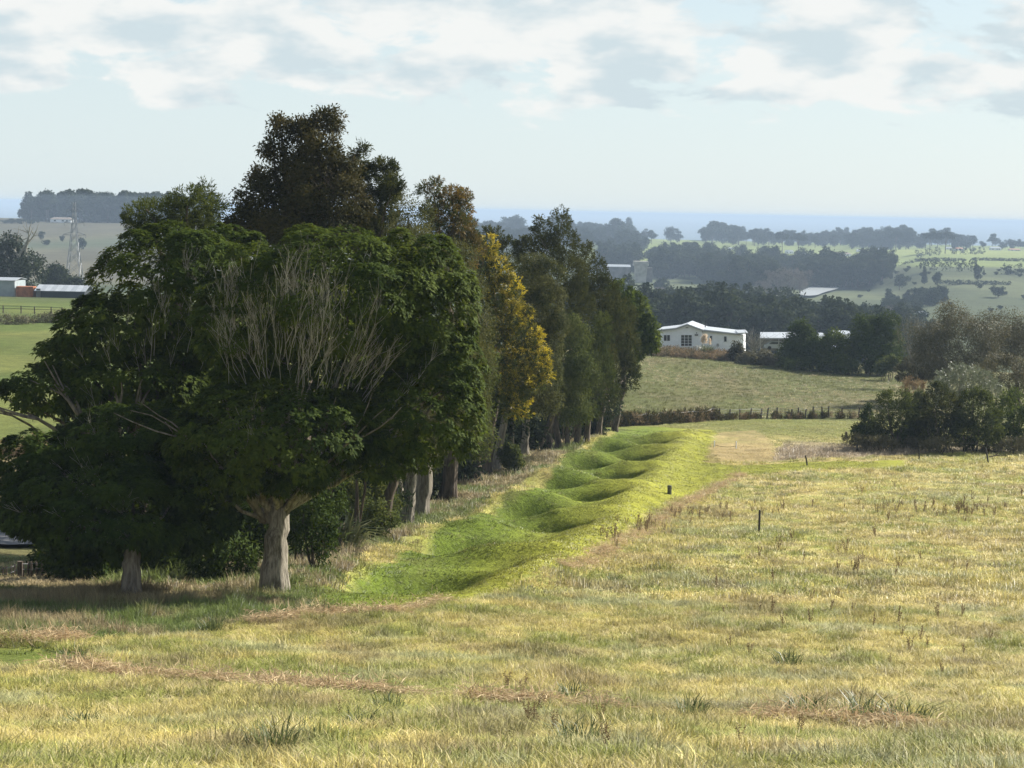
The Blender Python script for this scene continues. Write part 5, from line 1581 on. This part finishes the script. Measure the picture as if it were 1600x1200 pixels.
for t, w in ((.62, 5.2), (.76, 4.6), (.90, 3.8)):
    m_ = MB(); c0 = gb + Vector((0, 0, H * t))
    for s in (-1, 1):
        m_.bar(c0 + Vector((s * pw(t), -.4, 0)), c0 + Vector((s * w, 0, .3)), .12); m_.bar(c0 + Vector((s * pw(t), .4, 1.5)), c0 + Vector((s * w, 0, .3)), .12); m_.bar(c0 + Vector((s * w, 0, .3)), c0 + Vector((s * w, 0, -1.4)), .1)
    m_.build('cross_arm', 'galvanised', py)


# ------------------------------------------------------------------ far trees, woods and buildings
def far_mesh(kind, seed, mat='leaf_far', n=3400, leaf=(0.055, 0.036)):
    q = np.random.default_rng(seed)
    L = []
    if kind == 'round':
        for k in range(6): L.append((q.normal(0, .16), q.normal(0, .16), q.uniform(.42, .72), q.uniform(.16, .26), q.uniform(.16, .26), q.uniform(.16, .25)))
        L.append((0, 0, .35, .3, .3, .24))
    elif kind == 'pine':
        for k in range(8):
            z = q.uniform(.45, .93); w = .13 + .12 * (1 - abs(z - .7) / .3) * q.random()
            L.append((q.normal(0, .09), q.normal(0, .09), z, w, w, .075))
    elif kind == 'wood':
        for k in range(6):
            z = .25 + .13 * k; w = .24 * (1.1 - z) + .07
            L.append((q.normal(0, .05), q.normal(0, .05), z, w, w, .13))
        L.append((0, 0, .2, .28, .28, .2))
    elif kind == 'cypress':
        for k in range(5): L.append((q.normal(0, .02), q.normal(0, .02), .15 + .17 * k, .22 * (1 - k / 6.0), .22 * (1 - k / 6.0), .17))
    elif kind == 'bare':
        for k in range(7): L.append((q.normal(0, .15), q.normal(0, .15), q.uniform(.35, .8), .2, .2, .2))
    elif kind == 'umbrella':
        for k in range(9):
            a = q.uniform(0, 6.28); r_ = q.uniform(.1, .34); z = .82 - r_ * .45 + q.normal(0, .04)
            L.append((r_ * math.cos(a), r_ * math.sin(a), z, .13, .13, .07))
    else:
        L.append((0, 0, .5, .5, .3, .5))
    v, f, va = foliage(L, n, leaf, 'broad', seed, per=6, clump=.05, sub=9, subsize=.45, backkeep=.8, rough=.25)
    mb_ = MB(); mb_.tube([(0, 0, -.04), (0.01, 0, .3), (0, .01, .75)], [.022, .018, .008], 5, cap=False)
    for k in range(5):
        a = q.uniform(0, 6.28); mb_.tube([(0, 0, .3 + .05 * k), (.18 * math.cos(a), .18 * math.sin(a), .62 + .03 * k)], [.012, .005], 4, cap=False)
    tv_ = np.concatenate(mb_.v); tf_ = np.array(mb_.f)
    allv = np.concatenate([v, tv_]); allf = np.concatenate([f, tf_ + len(v)])
    me = np_mesh('far_' + kind, allv, allf, mat, np.concatenate([va, np.full(len(tv_), .5)]))
    me.materials.append(MATS['bark_dark'])
    mi = np.zeros(len(allf), np.int32); mi[len(f):] = 1
    me.polygons.foreach_set('material_index', mi)
    return me


FM = {k: [far_mesh(k, 600 + i * 7 + hash_) for i in range(3)] for hash_, k in enumerate(('round', 'pine', 'wood', 'cypress', 'umbrella'))}
FM['bare'] = [far_mesh('bare', 680 + i, 'leaf_far_grey', 1700, (0.07, 0.012)) for i in range(2)]
gc_wood = proto_collection('wood_tree', FM['wood'] + FM['round'] + FM['pine'])


def wood(name, label, pts, hs, kinds, seed, wide=1.0):
    q = np.random.default_rng(seed)
    pts = np.array(pts); n = len(pts)
    z = terrain(pts[:, 0], pts[:, 1])
    idx = q.choice(kinds, n)
    s = hs * q.uniform(0.68, 1.2, n)
    o_ = scatter(name, np.stack([pts[:, 0], pts[:, 1], z], 1), np.stack([0 * s, 0 * s, q.uniform(0, 6.28, n)], 1), np.stack([s * wide, s * wide, s], 1), idx, gc_wood)
    o_['label'] = label
    return o_


q = np.random.default_rng(55)
pt = []
for k in range(420):
    y_ = q.uniform(540, 800); a_ = q.uniform(0.01, 0.203 + 0.02 * q.random()); pt.append((a_ * y_, y_))
pt = np.array(pt)
hh = np.interp(pt[:, 0] / pt[:, 1], [0, .1, .15, .19, .23], [20.5, 21, 19.2, 16, 10])
wood('pine_wood', 'dense dark blue pine wood in the valley behind the house', pt, hh, [0, 1, 2, 3, 4], 56, 1.15)
pt = []
for (u0, u1, d0, d1, n) in [(1100, 1195, 1440, 1560, 60), (1270, 1385, 1425, 1540, 90), (1060, 1100, 1560, 1700, 18), (1385, 1480, 1100, 1180, 26), (1195, 1300, 1560, 1700, 40), (940, 990, 1600, 1750, 30), (1020, 1120, 1620, 1800, 50), (1385, 1440, 1000, 1050, 14), (1130, 1215, 1330, 1400, 16), (1020, 1060, 1500, 1600, 10)]:
    for k in range(n):
        u = q.uniform(u0, u1); y_ = q.uniform(d0, d1); pt.append((ray(u, 430).x * y_, y_))
pt = np.array(pt)
wood('valley_wood', 'dark hazy woods around the river bend', pt, np.where(pt[:, 1] < 1200, 9.0, 21.0), [0, 1, 3, 4, 5], 57, 1.2)
pt, hh = [], []
for k in range(520):
    u = q.uniform(560, 1640); y_ = q.uniform(2480, 3050)
    if vnoise(u / 34.0, y_ / 400, 5) < 0.30: continue
    pt.append((ray(u, 370).x * y_, y_)); hh.append((0.45 + 1.0 * vnoise(u / 16.0, 3.3, 12)) * np.interp(u, [560, 900, 1000, 1250, 1400, 1500, 1600], [22, 26, 24, 24, 24, 15, 14]))
for k in range(120):
    u = q.uniform(740, 1010); y_ = q.uniform(2000, 2450); pt.append((ray(u, 370).x * y_, y_)); hh.append(20)
wood('coast_wood', 'long belt of hazy trees along the coast', pt, np.array(hh), [0, 3, 4, 5, 6, 7, 8], 58, 1.1)
pt = []
for k in range(150):
    u = q.uniform(42, 330); y_ = q.uniform(1880, 1990); pt.append((ray(u, 340).x * y_, y_))
wood('hilltop_plantation', 'tall pine plantation along the crest of the left hill', np.array(pt), np.full(len(pt), 26.0), [6, 7, 8, 0, 1], 59, 1.15)
pt = []
for k in range(110):
    u = q.uniform(1330, 1620); y_ = q.uniform(980, 1480)
    if vnoise(u / 22.0, y_ / 55, 8) < 0.56: continue
    pt.append((ray(u, 440).x * y_, y_))
for k in range(40):
    u = q.uniform(8, 60); y_ = q.uniform(1800, 1860); pt.append((ray(u, 345).x * y_, y_))
wood('hillside_scrub', 'scattered low scrub on the far hillsides', np.array(pt), np.full(len(pt), 3.2), [3, 4, 5], 60, 1.6)
for i, (u, D, h, w, kind, lab) in enumerate([
        (1527, 1310, 14, .62, 'round', 'lone dark rounded tree in the lower right fields'), (1464, 1290, 11, .9, 'round', 'pale dumpling tree left of the lone dark tree'),
        (1443, 1330, 12, .8, 'cypress', 'pointed dark tree on the field terrace edge'), (1405, 1340, 12, 1.1, 'round', 'broad dark tree at the left of the terrace edge'),
        (1450, 2080, 26, .75, 'umbrella', 'tall umbrella pine over the bright fields, left of two'), (1474, 2080, 27, .95, 'umbrella', 'wide umbrella pine over the bright fields, right of two'),
        (1397, 2350, 26, .8, 'umbrella', 'single flat topped pine on the coastal skyline'), (1220, 2250, 27, .9, 'umbrella', 'spreading pine above the coastal houses, left of the flat topped pine'),
        (1245, 2250, 26, 1.0, 'umbrella', 'second spreading pine above the coastal houses'),
        (1217, 1760, 14, 1.1, 'round', 'dome shaped dark tree at the near edge of the bright field'), (1190, 1850, 20, .9, 'round', 'tall dark tree left of the dome shaped one'),
        (1155, 1900, 20, .85, 'round', 'dark tree with uneven head in the middle distance'), (1072, 1880, 21, .85, 'pine', 'dark pine standing before the pale green strip'),
        (1100, 1800, 20, .5, 'pine', 'slim pine right of the dark pine'), (1037, 1850, 20, .9, 'round', 'rounded dark tree left of the dark pine'), (985, 1900, 22, 1.0, 'round', 'big hazy tree above the concrete tower'),
        (1033, 1250, 13, 1.1, 'round', 'rounded dark tree below the concrete tower'), (1380, 1640, 11, .7, 'round', 'small tree at the corner of the bright field'),
        (1375, 1500, 13, 1.0, 'umbrella', 'open crowned tree at the end of the dark wood'),
        (1213, 1300, 19, 1.1, 'bare', 'pale leafless willow left of the river bend'), (1232, 1290, 22, 1.2, 'bare', 'largest pale leafless willow by the river'), (1250, 1300, 20, 1.1, 'bare', 'pale leafless willow touching the water'),
        (1195, 1270, 14, 1.2, 'bare', 'low pale leafless willow at the wood edge'), (1030, 1180, 9, 1.5, 'bare', 'pale bare thicket under the concrete tower'),
        (1390, 960, 9, 1.4, 'bare', 'small grey thicket on the lower field'), (65, 1500, 8, .9, 'round', 'dark bush on the left hill slope'), (97, 1480, 6, .8, 'round', 'small dark bush right on the left hill slope'),
        (72, 1420, 5, 1.6, 'round', 'low spreading bush on the left hill slope'), (128, 1350, 10, .9, 'round', 'dark bush right beside the pylon'),
        (1560, 1180, 8, 1.3, 'round', 'dark bush at the far right hillside'), (1430, 1150, 10, .9, 'cypress', 'pointed bush above the little white hut')]):
    p = gnd(u, D)
    me = FM[kind][i % len(FM[kind])]
    o = bpy.data.objects.new('far_tree', me); C.objects.link(o); o.location = p; o.scale = (h * w, h * w, h); o.rotation_euler = (0, 0, i * 1.3)
    tag(o, lab, 'tree', 'separate trees in the far distance')
# clipped shelter hedges
for i, (u0, u1, D, h, lab) in enumerate([(1440, 1516, 1420, 10, 'dark conifer shelterbelt on the terrace edge'), (1434, 1462, 2000, 8, 'short clipped hedge under the umbrella pines'), (1488, 1530, 2050, 8, 'long clipped hedge right of the umbrella pines'),
                                         (1572, 1640, 1400, 8, 'dark shelterbelt at the right edge of the fields'),
                                         (1480, 1570, 1300, 2.2, 'low field hedge below the lone dark tree'), (1395, 1500, 1700, 2.5, 'thin hedge line across the bright terrace'), (1520, 1640, 1760, 2.5, 'thin hedge line at the right of the bright terrace'), (1250, 1380, 1950, 3, 'thin hedge line before the long low house')]):
    a, b = gnd(u0, D), gnd(u1, D)
    n = max(3, int((b - a).length / (6 if h > 4 else 3.5)))
    L = [(a.lerp(b, k / (n - 1)).x, D + random.uniform(-1, 1), T(a.lerp(b, k / (n - 1)).x, D) + h * .45, 4.5, 3.5, h * .55 * random.uniform(.85, 1.15)) for k in range(n)]
    v, f, va = foliage(L, (300 if h > 4 else 120) * n, (1.1, .7), 'broad', 700 + i, per=6, clump=min(.8, h * .3), sub=8)
    tag(link(bpy.data.objects.new('shelter_hedge', np_mesh('shelter_hedge', v, f, 'leaf_far', va))), lab, 'hedge', 'hedges on the far plain')


def cottage(label, u, D, wpx, hpx, roofmat, wallmat='paint_white', name='far_house', cat='house'):
    g = gnd(u, D); s = D / F
    w, h = wpx * s, hpx * s
    e_ = empty(name, g); tag(e_, label, cat, 'houses on the far plain')
    m_ = MB(); m_.box((g.x, D, g.z + h * .3), (w, w * .55, h * .65)); m_.build('wall', wallmat, e_)
    m_ = MB(); x, y2, z0, z1 = w * .54, w * .32, g.z + h * .62, g.z + h
    m_.add([(g.x - x, D - y2, z0), (g.x + x, D - y2, z0), (g.x + x, D + y2, z0), (g.x - x, D + y2, z0), (g.x - x * .7, D, z1), (g.x + x * .7, D, z1)], [(0, 1, 5, 4), (2, 3, 4, 5), (1, 2, 5), (3, 0, 4), (3, 2, 1, 0)]); m_.build('roof', roofmat, e_)
    for k in (-.28, .1, .3):
        m_ = MB(); m_.box((g.x + k * w, D - w * .275 - .02, g.z + h * .33), (w * .1, .08, h * .28)); m_.build('window', 'glass_dark', e_)
    return e_


for i, (u, D, wp, hp2, rm, lab) in enumerate([
        (1231, 2230, 13, 5.5, 'roof_metal', 'white roofed house under the spreading pines'), (1250, 2200, 14, 4, 'roof_metal_grey', 'grey roofed house right of the white roofed one'), (1312, 2130, 30, 5.5, 'roof_brown', 'long low house with tan roof on the bright fields'),
        (1295, 2150, 9, 3.5, 'roof_metal', 'small pale outbuilding beside the long low house'), (1367, 2330, 15, 5.5, 'roof_metal', 'bright white house before the coastal trees'), (1342, 2350, 13, 4, 'roof_metal', 'white low house left of the bright white one'),
        (1495, 2250, 16, 5, 'roof_red', 'red roofed house by the long clipped hedge'), (1480, 2330, 10, 4, 'roof_metal', 'small white house left of the red roofed one'), (1552, 2330, 17, 5.5, 'roof_metal', 'pale house near the right edge of the plain'),
        (1582, 2400, 18, 4, 'roof_red', 'low tan house at the far right of the plain'), (1140, 2380, 9, 3, 'roof_metal', 'tiny pale house in the trees above the green strip'), (1048, 2400, 8, 3, 'roof_metal', 'tiny pale house far left on the coastal plain')]):
    cottage(lab, u, D, wp, hp2, rm)
cottage('low brown roofed house on the left hilltop under the pines', 97, 1845, 32, 8, 'roof_brown')
cottage('little white hut on the lower green field', 1442, 985, 15, 9, 'roof_metal', 'paint_white', 'field_hut', 'hut')
# concrete tower and works
TD = 1440.0
g = gnd(1000, TD); s = TD / F
tw = empty('concrete_tower', g); tag(tw, 'squat pale concrete tower with flared head in the valley', 'tower')


def frustum(m_, c, w0, d0, w1, d1, z0, z1):
    m_.add([(c.x - w0, c.y - d0, z0), (c.x + w0, c.y - d0, z0), (c.x + w0, c.y + d0, z0), (c.x - w0, c.y + d0, z0), (c.x - w1, c.y - d1, z1), (c.x + w1, c.y - d1, z1), (c.x + w1, c.y + d1, z1), (c.x - w1, c.y + d1, z1)],
           [(0, 3, 2, 1), (4, 5, 6, 7), (0, 1, 5, 4), (1, 2, 6, 5), (2, 3, 7, 6), (3, 0, 4, 7)])


zt_ = P(1000, 408, TD).z; zm_ = P(1000, 415, TD).z
m_ = MB(); frustum(m_, g, 8 * s, 4, 10 * s, 5, g.z - 1, zm_); m_.build('shaft', 'concrete', tw)
m_ = MB(); frustum(m_, g, 12 * s, 6, 11.5 * s, 6, zm_, zt_); m_.build('head', 'concrete', tw)
c2 = g + Vector((14 * s, 3, 0)); m_ = MB(); frustum(m_, c2, 5 * s, 3, 4.5 * s, 3, g.z - 1, zm_ - 1.5); m_.build('annex', 'concrete_dark', tw)
block('works_building', 'low grey works building left of the concrete tower', 'building', 948, 984, 417, TD + 10, 14, 'concrete_dark', ['roof_metal_grey'], 1.6, 5)

# ------------------------------------------------------------------ the air
bottom = float(Z.min()) - 1.0
m_ = MB(); m_.box((0, 37500, (bottom + 65.6) / 2), (142000, 76000, 65.6 - bottom))
hz_m = bpy.data.materials.new('haze_air'); hz_m.use_nodes = True; hn, hl = hz_m.node_tree.nodes, hz_m.node_tree.links; hn.clear()
MATS['haze_air'] = hz_m
pv = hn.new('ShaderNodeVolumePrincipled')
pv.inputs['Color'].default_value = (0.52, 0.67, 0.86, 1)
pv.inputs['Density'].default_value = 0.00017
pv.inputs['Density Attribute'].default_value = ''
pv.inputs['Anisotropy'].default_value = 0.0
ho = hn.new('ShaderNodeOutputMaterial'); hl.new(pv.outputs[0], ho.inputs['Volume'])
tag(m_.build('haze', 'haze_air'), 'thin blue haze over valley and sea', kind='stuff')
